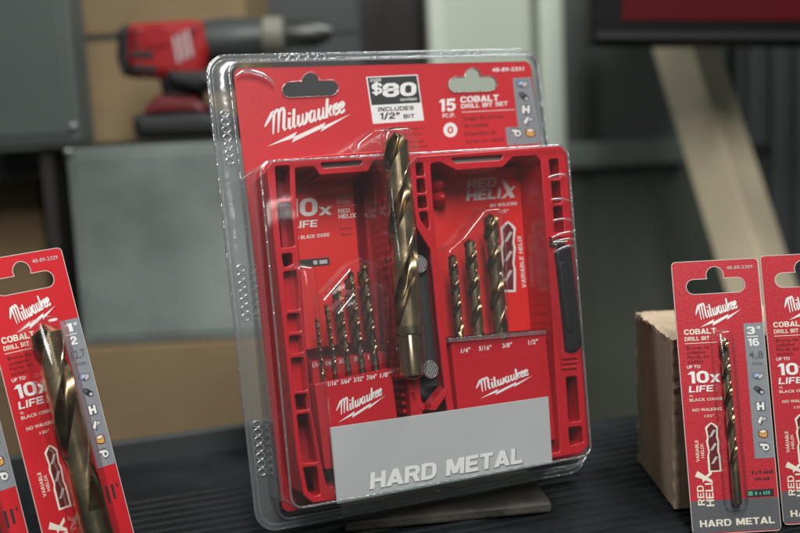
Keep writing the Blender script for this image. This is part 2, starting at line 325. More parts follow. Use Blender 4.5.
def logo(pl, mb, tl, tr, mt_, mtop, dz=0.0, pen=1.0):
    """tl, tr: bolt tips, mtop: top of the M, in layout units"""
    A = Vector((178, 311)); B = Vector((402, 224)); D = Vector((196, 214))
    P, Q, T = pl.p(*tl), pl.p(*tr), pl.p(*mtop)
    m = Matrix(((B - A).to_tuple(), (D - A).to_tuple())).transposed().inverted(); n = Matrix(((Q - P).to_tuple(), (T - P).to_tuple())).transposed()
    f = lambda x, y: P + n @ (m @ (Vector((x, y)) - A))
    z = pl.z + 0.0001 + dz
    for i, s_ in enumerate(LOGO):
        pts = [Vector(q) for q in s_]; L = []; R = []
        for j, q in enumerate(pts):
            t = (pts[min(j + 1, len(pts) - 1)] - pts[max(j - 1, 0)]).normalized(); nn = Vector((-t.y, t.x))
            pen_v = Vector((3.3, 1.0)) * pen; sg = 1 if nn.dot(pen_v) >= 0 else -1
            tap = 0.45 if j in (0, len(pts) - 1) and len(pts) > 3 else 1
            o = (nn * (1.25 * pen) + nn * abs(nn.dot(pen_v)) * 0.85) * tap
            L.append(f(*(q + o))); R.append(f(*(q - o)))
        v = [(p.x, p.y, z + i * 3e-6) for p in L] + [(p.x, p.y, z + i * 3e-6) for p in R]; k = len(pts)
        mb.add(v, [(j, j + 1, k + j + 1, k + j) for j in range(k - 1)], mt_)
    bp = [f(*q) for q in BOLT]
    v = [(p.x, p.y, z) for p in bp]
    mb.add(v, [(0, 1, 2, 9), (9, 2, 8), (2, 3, 4, 7, 8), (4, 7, 6), (4, 5, 6)] if False else [(0, 1, 9), (1, 2, 9), (9, 2, 8), (2, 7, 8), (2, 3, 7), (3, 4, 7), (4, 6, 7), (4, 5, 6)], mt_)
def bit_outline(pl, mb, cx, top, bot, wd, mt_):
    """white printed outline of a fluted bit with a dark fluted body"""
    h = bot - top; w2 = wd / 2
    L = [(cx - w2 * .5, top + .04 * h), (cx, top), (cx + w2 * .5, top + .04 * h), (cx + w2, top + .10 * h), (cx + w2 * .8, top + .3 * h), (cx + w2, top + .38 * h), (cx + w2 * .8, top + .6 * h), (cx + w2, top + .68 * h), (cx + w2, bot), (cx - w2, bot), (cx - w2, top + .68 * h), (cx - w2 * .8, top + .6 * h), (cx - w2, top + .38 * h), (cx - w2 * .8, top + .3 * h), (cx - w2, top + .1 * h)]
    pl.poly(mb, L, mt_)
    c = (cx, top + h / 2); I = [(c[0] + (x - c[0]) * .70, c[1] + (y - c[1]) * .94) for x, y in L]
    pl.poly(mb, I, DARKT, dz=0.00008)
    for k in range(3):
        y = top + h * (.16 + .27 * k)
        pl.poly(mb, [(cx - w2 * .55, y + h * .14), (cx - w2 * .1, y + h * .13), (cx + w2 * .6, y), (cx + w2 * .2, y - h * .01)], SILV, dz=0.00016)
def dashes(pl, mb, a, b, h, mt_, dz=3e-5):
    rd = random.Random(int(a[0] * 977 + a[1] * 131)); t = 0.0; dx, dy = b[0] - a[0], b[1] - a[1]; ln = math.hypot(dx, dy)
    while t < .97:
        wd = (rd.uniform(.35, .8) * h) / ln; x0, y0 = a[0] + dx * t, a[1] + dy * t; x1, y1 = x0 + dx * wd, y0 + dy * wd; hh = h * rd.choice((.8, 1, .8, 1.1))
        pl.poly(mb, [(x0, y0), (x1, y1), (x1, y1 - hh), (x0, y0 - hh)], mt_, dz); t += wd + rd.choice((.22, .25, .7)) * h / ln
def icons(pl, mb, cx, ys, s, order=(0, 1, 2, 3, 4, 5)):
    """material pictograms: sheet, bar, I-beam, angle, block, pipe"""
    def sh(k, cx, y):
        P = lambda pts, mt_, dz=0.0: pl.poly(mb, [(cx + a * s, y + b * s) for a, b in pts], mt_, dz)
        if k == 0:
            P([(-.95, -.1), (-.5, -.62), (.3, -.5), (.95, -.3), (.9, .25), (.2, .65), (-.6, .45)], DGREY); P([(-.8, -.08), (-.42, -.5), (.2, -.4), (-.1, .1), (-.5, .3)], BLU, 8e-5); P([(.3, -.35), (.82, -.2), (.75, .2), (.2, .5), (0, .1)], SILV, 8e-5); P([(-.1, -.3), (.1, -.28), (-.2, .1), (-.35, .05)], WHITE, 16e-5)
        elif k == 1:
            P([(-.9, -.35), (-.6, -.7), (-.1, -.6), (.8, .1), (.75, .6), (.3, .75), (-.3, .4)], BLACK); P([(-.75, -.35), (-.5, -.55), (0, -.35), (-.3, 0)], DGREY, 8e-5); P([(.15, .15), (.55, .1), (.68, .4), (.4, .62), (.1, .45)], SILV, 8e-5)
        elif k == 2:
            P([(-.75, -.75), (.7, -.75), (.85, .5), (.6, .8), (-.65, .75)], DGREY); P([(-.6, -.6), (-.2, -.6), (-.2, -.15), (.2, -.15), (.2, -.6), (.55, -.6), (.55, .6), (.2, .6), (.2, .15), (-.2, .15), (-.2, .6), (-.6, .6)], WHITE, 8e-5)
        elif k == 3:
            P([(-.85, .3), (-.3, -.75), (.9, -.5), (.8, .0), (.2, .1), (0, .8)], DGREY); P([(-.7, .25), (-.2, -.6), (.1, -.55), (-.3, .5)], WHITE, 8e-5); P([(.15, -.5), (.75, -.4), (.65, -.1), (.0, .05)], SILV, 8e-5)
        elif k == 4:
            P([(-.75, -.5), (.2, -.78), (.8, -.4), (.75, .5), (.1, .7), (-.7, .4)], DARKT); P([(-.6, -.42), (.15, -.65), (.62, -.35), (-.1, -.1)], PALE, 8e-5); P([(-.6, -.3), (-.12, 0), (.62, -.25), (.6, .42), (.1, .55), (-.58, .3)], YEL, 8e-5)
        else:
            R_ = lambda r, ox, oy: [(ox + r * math.cos(t * .5236), oy + r * math.sin(t * .5236)) for t in range(12)]
            P([(-.8, -.8), (.3, -.85), (.9, -.3), (.85, .4), (.3, .75), (-.05, .55), (-.2, 0), (-.7, -.1)], DGREY); P(R_(.52, .25, -.02), WHITE, 8e-5); P([(-.68, -.62), (.2, -.55), (.1, -.15), (-.6, -.25)], WHITE, 12e-5); P(R_(.24, .27, 0), DGREY, 16e-5)
    for k, y in zip(order, ys): sh(k, cx if not isinstance(cx, (list, tuple)) else cx[ys.index(y)], y)
# --- twist drill bit, tip towards +y
def bit_mesh(mb, D, L, flute, P0, P1, hp, shank=None, flats=False, phase=0.0, n=40):
    """P0: shank end, P1: tip, in the thing's own coordinates; hp = half pitch of the helix"""
    R = D / 2; shank = shank or R; P0 = Vector(P0); P1 = Vector(P1); ax = (P1 - P0).normalized(); L = (P1 - P0).length
    ez = Vector((0, 0, 1)); ex = ax.cross(ez).normalized(); ez = ex.cross(ax)
    M = Matrix(((ex.x, ax.x, ez.x, P0.x), (ex.y, ax.y, ez.y, P0.y), (ex.z, ax.z, ez.z, P0.z), (0, 0, 0, 1)))
    sm = lambda t: max(0, min(1, t)) ** 2 * (3 - 2 * max(0, min(1, t)))
    y0 = L - flute; steps = max(40, int(flute / hp * 16)); cone = R * 0.62
    prof = []                                   # one half turn: (q, radius, is_flute)
    for q in (0.0, .035, .07, .085): prof.append((q, 1.0 if q < .08 else .965, False))
    for j in range(1, 10): prof.append((.085 + (.56 - .085) * j / 9, .965, False))
    m_ = n // 2 - len(prof)
    for j in range(1, m_ + 1):
        u = j / (m_ + 1); prof.append((.56 + .44 * u, .965 - .60 * (math.sin(math.pi * u ** .75)) ** .62, True))
    prof = [((q + h_) / 2, r, f) for h_ in (0, 1) for q, r, f in prof]; n = len(prof); loops = []
    for i in range(steps + 1):
        y = y0 + flute * i / steps; tw = phase - math.pi * (y - y0) / hp * (0.86 + .34 * (y - y0) / flute); fade = sm((y - y0) / (hp * .55)); lim = R * 1.01 if y < L - cone else R * max(.03, (L - y) / cone)
        loops.append([(min(R * (1 - (1 - r) * fade), lim) * math.cos(tw + 6.28318 * q), y, min(R * (1 - (1 - r) * fade), lim) * math.sin(tw + 6.28318 * q)) for q, r, f in prof])
    vs = [p for l in loops for p in l]; fa = []; fb = []
    for i in range(steps):
        for k in range(n):
            j = (k + 1) % n; (fb if (prof[k][2] or prof[j][2]) else fa).append((i * n + k, i * n + j, (i + 1) * n + j, (i + 1) * n + k))
    fa.append(tuple(steps * n + k for k in range(n))); b0 = len(mb.v); mb.add(vs, fa, BIT, M)
    ib = mb.m(BITF); mb.f += [tuple(b0 + q for q in f) for f in fb]; mb.mi += [ib] * len(fb); n = 40
    ring = lambda r, y: [(r * math.cos(2 * math.pi * k / n), y, r * math.sin(2 * math.pi * k / n)) for k in range(n)]
    def fl(r, y):
        o = []
        for k in range(n):
            a = 2 * math.pi * k / n; d = ((a + .5) % (2 * math.pi / 3)) - math.pi / 3; rr = min(r, r * .82 / math.cos(d)); o.append((rr * math.cos(a), y, rr * math.sin(a)))
        return o
    if y0 > 0.0008:
        if flats:
            fy = min(y0 * .8, 0.020)
            mb.loops([ring(shank * .8, 0), fl(shank * .92, 0.0006), fl(shank * .92, fy), ring(shank * .90, fy + .0002), ring(R, fy + .0012), ring(R, y0)], BITS, cap0=True, M=M)
        else:
            mb.loops([ring(shank * .8, 0), ring(shank, 0.0005), ring(shank, y0 - .0003), ring(R, y0)], BITS, cap0=True, M=M)

# ------------------------------------------------------------------ frames
def ray(px, py): return RM @ Vector(((px - CX) / F, -(py - CY) / F, -1.0))
def hit(px, py, z=0.0):
    d = ray(px, py); return CAM + d * ((z - CAM.z) / d.z)
def frame(O, a, b):
    a = Vector(a).normalized(); b = Vector(b); b = (b - a * b.dot(a)).normalized(); n = a.cross(b)
    return Matrix(((a.x, b.x, n.x, O[0]), (a.y, b.y, n.y, O[1]), (a.z, b.z, n.z, O[2]), (0, 0, 0, 1)))
def mapper(M):
    O = M.translation; a, b, n = [Vector((M[0][i], M[1][i], M[2][i])) for i in range(3)]
    def f(px, py, z=0.0):
        d = ray(px, py); P = O + n * z; k = (P - CAM).dot(n) / d.dot(n); q = CAM + d * k - P
        return (q.dot(a), q.dot(b))
    return f

# ------------------------------------------------------------------ setting
def bgp(px, py, Y):
    d = ray(px, py); return CAM + d * (Y / d.y)
M_FLOOR = mat('floor_concrete', (0.16, 0.16, 0.15, 1), 0.6, noise=0.2, nscale=3)
M_WALL = mat('wall_paint', (0.085, 0.10, 0.088, 1), 0.7, noise=0.08, nscale=2)
mb = MB(); mb.box(-3, 3, -1.5, 3.0, -0.95, -0.90, M_FLOOR); tag(mb.build('floor'), kind='structure')
mb = MB(); mb.box(-3, 3, 2.2, 2.3, -0.90, 2.2, M_WALL); tag(mb.build('back_wall'), kind='structure')

# display table with ribbed black mat
TM = frame((0.1247, 0.6642, 0), (math.cos(math.radians(18)), math.sin(math.radians(18)), 0), (-math.sin(math.radians(18)), math.cos(math.radians(18)), 0))
M_TAB = mat('ribbed_black', (0.010, 0.0125, 0.014, 1), 0.5, noise=0.6, nscale=18, bump=0.15, bscale=500, rvar=0.12, spec=0.22)
M_RIB = mat('worn_rib', (0.05, 0.055, 0.058, 1), 0.42, noise=0.6, nscale=60)
table = empty('display_table', TM, 'long black display table with a ribbed mat surface under all the packs', 'table')
mb = MB(); mb.box(-1.1, 0.8, -0.75, 0.0, -0.03, -0.0014, M_TAB); o = mb.build('table_top', table, bevel=0.002)
mb = MB()
for k in range(46):
    y = -0.022 - k * 0.0098
    mb.prism([(y - .0012, -.0016), (y - .0006, -.0001), (y + .0006, -.0001), (y + .0012, -.0016)], -1.1, 0.8, M_TAB, Matrix(((0, 0, 1, 0), (1, 0, 0, 0), (0, 1, 0, 0), (0, 0, 0, 1))))
mb.build('ribbed_mat', table)
for sx in (-1.05, 0.75):
    for sy in (-0.7, -0.05):
        mb = MB(); mb.box(sx - .02, sx + .02, sy - .02, sy + .02, -0.90, -0.03, M_TAB); mb.build('table_leg', table)
# dark metal channel behind the table's left half
M_RAIL = mat('dark_channel', (0.036, 0.042, 0.043, 1), 0.5, noise=0.2, nscale=20)
rail = empty('metal_channel', TM, 'dark grey metal channel running behind the left half of the table', 'rail')
mb = MB(); mb.box(-1.1, -0.10, 0.001, 0.085, -0.055, -0.012, M_TAB); mb.build('channel_floor', rail)
mb = MB(); mb.box(-1.1, -0.10, 0.085, 0.092, -0.055, 0.004, M_RAIL); mb.build('channel_lip', rail, bevel=0.001)
mb = MB()
for sx in (-1.0, -0.2): mb = MB(); mb.box(sx - .015, sx + .015, .03, .06, -0.90, -0.055, M_RAIL); mb.build('channel_bracket', rail)

def bgbox(name, x0, y0, x1, y1, Y, th, mt_, label, cat, zfloor=None, bevel=0.004, group=None, extra=None):
    c = bgp((x0 + x1) / 2, (y0 + y1) / 2, Y); xa = bgp(x0, (y0 + y1) / 2, Y).x; xb = bgp(x1, (y0 + y1) / 2, Y).x
    zt = bgp((x0 + x1) / 2, y0, Y).z; zb = bgp((x0 + x1) / 2, y1, Y).z
    if zfloor is not None: zb = zfloor
    w_ = (xb - xa) / 2; M = Matrix.Translation((c.x, Y + th / 2, zb)); e = empty(name, M, label, cat, group)
    return e, w_, zt - zb, th
M_CARD = mat('cardboard', (0.235, 0.16, 0.085, 1), 0.8, noise=0.22, nscale=5)
M_TAPE = mat('parcel_tape', (0.20, 0.14, 0.075, 1), 0.4)
M_STEEL = mat('grey_green_steel', (0.205, 0.232, 0.215, 1), 0.36, noise=0.5, nscale=5.5, rvar=0.1)
M_STEEL2 = mat('grey_steel', (0.072, 0.088, 0.082, 1), 0.45, noise=0.12, nscale=5)
M_DARK = mat('dark_gap', (0.022, 0.020, 0.017, 1), 0.7)
M_KNOB = mat('rivet', (0.3, 0.33, 0.32, 1), 0.35, 0.6)
def carton(*a, seam=None, **k):
    e, w_, h, th = bgbox('cardboard_box', *a, **k)
    mb = MB(); mb.box(-w_, w_, -th / 2, th / 2, 0, h, k.get('m_', M_CARD) if False else a[6]); mb.build('carton', e, bevel=0.003)
    if seam:
        for s_ in seam:
            mb = MB(); mb.box(-w_ - .0004, w_ + .0004, -th / 2 - .0005, -th / 2 + .004, h * s_ - .004, h * s_ + .004, M_DARK); mb.build('flap_seam', e)
    return e
def cabinet(name, *a, knobs=(), **k):
    e, w_, h, th = bgbox(name, *a, **k)
    mb = MB(); mb.box(-w_, w_, -th / 2, th / 2, 0, h, a[6]); mb.build('body', e, bevel=0.003)
    mb = MB(); mb.box(-w_ + .008, w_ - .008, -th / 2 - .002, -th / 2 + .002, .008, h - .008, a[6]); mb.build('door', e, bevel=0.0015)
    for kx, kz in knobs:
        mb = MB(); n = 12
        mb.loops([[(w_ * kx + r * math.cos(6.2832 * i / n), y, h * kz + r * math.sin(6.2832 * i / n)) for i in range(n)] for r, y in ((.0036, -th / 2 + .001), (.0036, -th / 2 - .004), (.002, -th / 2 - .0055))], M_KNOB, cap1=True)
        mb.build('knob', e, smooth=True)
    return e
carton(-60, 178, 59, 600, 1.15, 0.30, M_CARD, 'plain tan cardboard box at far left below the dark shelf gap', 'cardboard box', zfloor=-0.90)
carton(78, 342, 300, 600, 0.98, 0.22, M_CARD, 'tan cardboard box directly behind the table under the grey green steel box', 'cardboard box', zfloor=-0.90)
carton(78, -90, 246, 141, 1.22, 0.25, M_CARD, 'tan cardboard box with a dark seam standing behind the red drill', 'cardboard box', seam=(.47,))
cabinet('steel_cabinet', -70, -90, 70, 146, 0.98, 0.05, M_STEEL2, 'dull grey steel cabinet at the top left corner of the picture', 'cabinet', knobs=((.93, .07),))
cabinet('steel_box', 74, 143, 300, 341, 0.98, 0.23, M_STEEL, 'scuffed grey green steel box that the red drill lies on', 'metal box', knobs=((-.97, .985),))
e, w_, h, th = bgbox('rack_post', 61, 147, 73, 600, 1.0, 0.25, M_DARK, 'dark upright post between the cardboard box and the steel box', 'post', zfloor=-0.90)
mb = MB(); mb.box(-w_, w_, -th / 2, th / 2, 0, h, M_DARK); mb.build('upright', e)
mb = MB(); mb.box(-.16, -w_, -th / 2 + .06, th / 2, h - .032, h - .001, M_DARK); mb.build('shelf_gap_shade', e)  # dark box put in for the shade inside the open shelf gap
# right part of the backdrop
M_G1 = mat('grey_panel', (0.060, 0.066, 0.068, 1), 0.6, noise=0.06, nscale=5)
M_G2 = mat('brown_panel', (0.022, 0.018, 0.016, 1), 0.6)
M_RING = mat('ring_cream', (0.20, 0.19, 0.155, 1), 0.6)
M_PG = mat('pale_green_paint', (0.42, 0.47, 0.38, 1), 0.55, noise=0.04, nscale=6)
M_PG2 = mat('pale_green_paint_light', (0.52, 0.57, 0.49, 1), 0.5)
M_GG = mat('grey_green_panel', (0.135, 0.152, 0.138, 1), 0.55, noise=0.08, nscale=4)
M_DG = mat('dark_green_panel', (0.095, 0.106, 0.084, 1), 0.6, noise=0.1, nscale=5)
def panel(name, x0, y0, x1, y1, Y, th, mt_, label, cat, down=True, part='board', bev=.003):
    e, w_, h, th = bgbox(name, x0, y0, x1, y1, Y, th, mt_, label, cat, zfloor=-0.90 if down else None)
    mb = MB(); mb.box(-w_, w_, -th / 2, th / 2, 0, h, mt_); mb.build(part, e, bevel=bev); return e, w_, h, th
panel('backdrop_board', 244, -120, 372, 600, 1.62, 0.03, M_G1, 'mid grey flat panel behind the chuck of the red drill', 'panel')
panel('backdrop_board', 350, -120, 440, 600, 1.70, 0.03, M_G2, 'very dark brown panel between the grey panel and the pale column', 'panel')
e, w_, h, th = panel('painted_post', 437, -120, 568, 600, 1.5, 0.08, M_PG, 'pale green painted column behind the top right of the big pack', 'column', part='post_body')
mb = MB(); mb.box(w_ * .62, w_ * .98, -th / 2 - .02, -th / 2 - .0005, 0, h, M_PG2); mb.build('corner_trim', e, bevel=.004)
mb = MB(); mb.box(-w_ * .98, -w_ * .74, -th / 2 - .008, -th / 2 - .0005, 0, h, M_PG2); mb.build('edge_trim', e, bevel=.002)
mb = MB(); mb.box(w_ * .55, w_ * .61, -th / 2 - .004, -th / 2 - .0005, 0, h, M_GG); mb.build('groove_strip', e)
e, w_, h, th = panel('grey_partition', 566, -120, 745, 600, 1.55, 0.04, M_GG, 'grey green partition board below the screen and right of the pale column', 'partition')
zl = bgp(620, 166, 1.53).z + 0.90; zh = bgp(620, 141, 1.53).z + 0.90
mb = MB(); mb.box(-w_, w_, -th / 2 - .012, -th / 2 - .0005, 0, zl, M_DG); mb.build('lower_board', e)
mb = MB(); mb.box(-w_, w_ * .28, -th / 2 - .03, -th / 2 - .0008, zl + .0005, zh, M_STEEL); mb.build('ledge', e, bevel=.003)
M_DV = mat('charcoal_curtain', (0.048, 0.052, 0.052, 1), 0.6)
e, w_, h, th = bgbox('dark_cabinet', 738, -120, 900, 600, 1.5, 0.04, M_DV, 'charcoal cabinet front with vertical ribs at the right edge behind the screen', 'cabinet', zfloor=-0.90)
mb = MB(); mb.box(-w_, w_, -th / 2, th / 2, 0, h, M_DV); mb.build('body', e)
for k in range(7):
    mb = MB(); x = -w_ + (k + .35) * 2 * w_ / 7; mb.box(x, x + .010, -th / 2 - .012, -th / 2 - .0005, 0, h, M_G1); mb.build('rib', e, bevel=.002)
mb = MB(); zc = bgp(752, 148, 1.5).z + .90; xx = bgp(752, 148, 1.5).x - e.location.x
mb.box(xx - .014, xx + .014, -th / 2 - .035, -th / 2 - .0127, zc - .012, zc + .012, BLKP); mb.build('handle', e, bevel=.004)

# monitor
M_BEZ = mat('monitor_bezel', (0.004, 0.004, 0.005, 1), 0.5, spec=.15)
M_BEZ2 = mat('monitor_strip', (0.02, 0.02, 0.022, 1), 0.5, spec=.3)
M_SCR = bpy.data.materials.new('screen_red'); M_SCR.use_nodes = True; b_ = M_SCR.node_tree.nodes['Principled BSDF']
b_.inputs['Base Color'].default_value = (0.01, 0.001, 0.001, 1); b_.inputs['Roughness'].default_value = 0.5; b_.inputs['Specular IOR Level'].default_value = 0.1
b_.inputs['Emission Color'].default_value = (0.072, 0.0035, 0.005, 1); b_.inputs['Emission Strength'].default_value = 0.9
e, w_, h, th = bgbox('monitor', 589, -230, 1010, 48, 1.05, 0.05, M_BEZ, 'black framed flat screen showing plain dark red at the top right', 'monitor')
e.rotation_mode = 'XYZ'; e.rotation_euler[1] = math.radians(2.9); e.location.z += .004
mb = MB(); mb.box(-w_, w_, -th / 2, th / 2, 0, h, M_BEZ); mb.build('monitor_frame', e, bevel=.003)
mb = MB(); mb.box(-w_ + .030, w_ - .030, -th / 2 - .0012, -th / 2 - .0003, .024, h - .024, M_SCR); mb.build('screen', e)
mb = MB(); mb.box(-w_ + .004, w_ - .004, -th / 2 - .003, -th / 2 - .0003, .005, .0115, M_BEZ2); mb.build('frame_strip', e)
mb = MB(); mb.box(-.06, .06, th / 2, 2.2 - 1.05 - th / 2 - .03, h * .45, h * .62, M_BEZ); mb.build('wall_mount', e)

# leaning timber
M_PINE = mat('pine_timber', (0.66, 0.57, 0.40, 1), 0.65, noise=0.10, nscale=12)
A = bgp(687, 56, 1.30); B = bgp(750, 256, 1.18); ax = (A - B).normalized()
B = B - ax * ((B.z + 0.9) / ax.z)
side = ax.cross(Vector((-0.76, -0.65, 0)).normalized()).normalized(); fr = side.cross(ax).normalized()
L_ = (A - B).length + 0.30
e = empty('timber_post', frame(B, side, ax), 'square sawn pine timber leaning diagonally behind the right hand cards', 'timber')
mb = MB(); mb.box(-.028, .028, 0.012, L_, -.032, .028, M_PINE); mb.build('timber', e, bevel=.002)

# cordless drill lying on the steel box
YD = 1.06
def dp(px, py): q = bgp(px, py, YD); return q
Pd = dp(160, 141); DM = frame((Pd.x, YD, bgp(190, 143, 0.98).z + .0005), (1, 0, 0), (0, 0, 1))
md = mapper(DM)
drill = empty('cordless_drill', DM, 'red and black cordless drill with grey gearbox lying on the grey green steel box', 'drill')
M_DRED = mat('drill_red', (0.33, 0.012, 0.016, 1), 0.38); M_DBLK = mat('drill_rubber', (0.015, 0.015, 0.017, 1), 0.5)
M_DRD2 = mat('drill_dark_red', (0.14, 0.008, 0.010, 1), 0.45)
M_DGRY = mat('gearbox_grey', (0.065, 0.07, 0.07, 1), 0.45, 0.3); M_CHR = mat('chuck_steel', (0.09, 0.09, 0.085, 1), 0.42, 0.8)
def dprism(name, pts, z0, z1, mt_, r=.004, rb=.003, parent=drill):
    mb = MB(); mb.mesh(flat([rounded([md(x, y) for x, y in pts], r, 4)], z0, z1, rb), mt_); return mb.build(name, parent, smooth=40)
dprism('motor_housing', [(133, 26), (205, 22), (212, 50), (206, 88), (178, 80), (140, 78), (131, 60)], -.030, .030, M_DRED, .006, .010)
dprism('rear_cap', [(124, 32), (136, 24), (138, 80), (128, 76), (123, 60)], -.031, .031, M_DBLK, .004, .008)
dprism('vent', [(139, 52), (160, 54), (160, 61), (139, 60)], .0295, .0312, M_DBLK, .001, .0004)
dprism('vent', [(140, 66), (163, 68), (163, 74), (141, 73)], .0295, .0312, M_DBLK, .001, .0004)
for k_ in range(3): dprism('logo_stripe', [(179 + k_ * 6, 40 - k_ * 3), (182 + k_ * 6, 39 - k_ * 3), (187 + k_ * 6, 64 - k_ * 3), (184 + k_ * 6, 65 - k_ * 3)], .0301, .0308, SILV, .0006, .0002)
dprism('side_panel', [(150, 30), (172, 28), (176, 48), (152, 50)], .0295, .0318, M_DRED, .003, .001)
dprism('grip_overmould', [(205, 70), (238, 66), (246, 78), (228, 92), (206, 92)], -.016, .024, M_DBLK, .004, .006)
for px_, py_ in ((144, 34), (144, 46), (200, 32), (200, 78), (172, 82)): dprism('housing_screw', [(px_ - 2, py_ - 2), (px_ + 2, py_ - 2), (px_ + 2, py_ + 2), (px_ - 2, py_ + 2)], .0290, .0322, M_DBLK, .0009, .0003)
dprism('trigger_guard', [(172, 72), (210, 72), (218, 84), (206, 92), (176, 86)], -.020, .034, M_DBLK, .003, .006)
dprism('grip', [(160, 70), (196, 76), (200, 112), (168, 112)], -.018, .018, M_DBLK, .004, .007)
dprism('trigger', [(197, 84), (207, 86), (204, 100), (198, 102)], -.008, .008, M_CHR, .002, .002)
dprism('foot', [(150, 108), (160, 96), (200, 97), (210, 108), (208, 116), (148, 119)], -.026, .026, M_DRD2, .004, .007)
dprism('battery', [(139, 116), (205, 112), (240, 116), (242, 136), (142, 139)], -.034, .034, M_DBLK, .004, .008)
ax0 = md(206, 42)[1]
def lathe(name, prof, mt_):
    mb = MB(); n = 28
    mb.loops([[(x, ax0 + dy + r * math.cos(6.2832 * i / n), r * math.sin(6.2832 * i / n)) for i in range(n)] for x, r, dy in prof], mt_, cap0=True, cap1=True); return mb.build(name, drill, smooth=40)
X = lambda px: md(px, 42)[0]
lathe('gearbox', [(X(203), .0215, 0), (X(232), .0235, 0), (X(246), .0215, .001), (X(264), .019, .002)], M_DGRY)
lathe('clutch_ring', [(X(264), .018, .002), (X(266), .0195, .003), (X(283), .0185, .003), (X(285), .016, .003)], M_RING)
lathe('chuck', [(X(285), .0135, .003), (X(288), .0145, .003), (X(316), .0135, .003), (X(326), .0095, .003), (X(332), .0065, .003)], M_CHR)
lathe('fitted_bit', [(X(328), .0022, .003), (X(360), .0022, .003)], M_DBLK)

# loose grey slab under the big pack
SM = frame(tuple(hit(345, 532, 0)), (math.cos(math.radians(8)), math.sin(math.radians(8)), 0), (-math.sin(math.radians(8)), math.cos(math.radians(8)), 0))
M_SLAB = mat('weathered_slab', (0.058, 0.053, 0.045, 1), 0.65, noise=0.85, nscale=32, bump=0.9, bscale=150, rvar=0.15)
mb = MB(); mb.prism(rounded([(0.0, -.001), (.1085, -.003), (.1105, .050), (.001, .052)], .0015, 3), 0, .0058, M_SLAB)
o = mb.build('slab', bevel=.0016); o.matrix_world = SM; tag(o, 'worn dark grey slab lying flat on the ribbed table beneath the big pack', 'slab')

# wooden block
M_BLK = mat('rough_timber_block', (0.46, 0.35, 0.24, 1), 0.8, noise=0.16, nscale=30, bump=0.2, bscale=120)
M_BLT = mat('block_top', (0.50, 0.38, 0.27, 1), 0.8, noise=0.15, nscale=60, bump=0.5, bscale=200)
bl = hit(638, 460); br = hit(682, 512); zt = CAM.z + ray(638.5, 311).z * (bl.y / ray(638.5, 311).y)
mb = MB(); n = 16; x0, x1, y0, y1 = bl.x, bl.x + .095, .4975, bl.y
bm = bmesh.new(); bmesh.ops.create_cube(bm, size=1)
for v in bm.verts: v.co = ((x0 + x1) / 2 + v.co.x * (x1 - x0), (y0 + y1) / 2 + v.co.y * (y1 - y0), zt / 2 + v.co.z * zt)
bmesh.ops.subdivide_edges(bm, edges=bm.edges[:], cuts=24, use_grid_fill=True)
for v in bm.verts:
    on = sum([abs(v.co.x - x0) < 1e-5 or abs(v.co.x - x1) < 1e-5, abs(v.co.y - y0) < 1e-5 or abs(v.co.y - y1) < 1e-5, abs(v.co.z - zt) < 1e-5])
    if on >= 2:
        v.co.x += random.uniform(-1, 1) * .0007; v.co.y += random.uniform(-1, 1) * .0006
        if v.co.z > .01: v.co.z -= random.uniform(0, 1) * .0016
me = bpy.data.meshes.new('wood_block'); bm.to_mesh(me); bm.free(); me.materials.append(M_BLK); me.materials.append(M_BLT)
for p in me.polygons: p.material_index = 1 if p.normal.z > .7 else 0
o = link(bpy.data.objects.new('wood_block', me)); tag(o, 'rough sawn brown wooden block standing behind the two right hand cards', 'wood block')
for i, v in enumerate(me.vertices): v.co -= Vector((x0, y0, 0))
o.location = (x0, y0, 0)

# ------------------------------------------------------------------ single-bit cards
KC = .9825
W1 = 0.056 * S * KC
def card_frame(yaw, lean, roll, x, y, z=0.0):
    h = Vector((math.cos(yaw), math.sin(yaw), 0)); fr = Vector((-math.sin(yaw), math.cos(yaw), 0)); u = Vector((0, 0, 1)) * math.cos(lean) + fr * math.sin(lean)
    a = h * math.cos(roll) + u * math.sin(roll); b = u * math.cos(roll) - h * math.sin(roll)
    return frame((x, y, z), a, b)
def hang_hole(pl, cx, cy, w2, h2, r, oy):
    """slot with a round bump on top, in layout units"""
    pts = []
    for k in range(9): t = math.pi / 2 + math.pi * k / 8; pts.append((cx - w2 + h2 + h2 * math.cos(t), cy - h2 * math.sin(t) * -1))
    for k in range(9): t = -math.pi / 2 + math.pi * k / 8; pts.append((cx + w2 - h2 + h2 * math.cos(t), cy - h2 * math.sin(t)))
    left = [(cx - w2 + h2 + h2 * math.cos(math.pi / 2 + math.pi * k / 8), cy - h2 * math.sin(math.pi / 2 + math.pi * k / 8)) for k in range(9)]   # top -> bottom, left end
    right = [(cx + w2 - h2 + h2 * math.cos(-math.pi / 2 + math.pi * k / 8), cy - h2 * math.sin(-math.pi / 2 + math.pi * k / 8)) for k in range(9)]  # bottom -> top
    a0 = math.asin(max(-1, min(1, (oy - h2) / r))) if oy > h2 else 0
    bump = []
    for k in range(11): t = -a0 + (math.pi + 2 * a0) * k / 10; bump.append((cx + r * math.cos(t), cy - oy - r * math.sin(t)))
    return [tuple(pl.p(*q)) for q in left + right + bump]
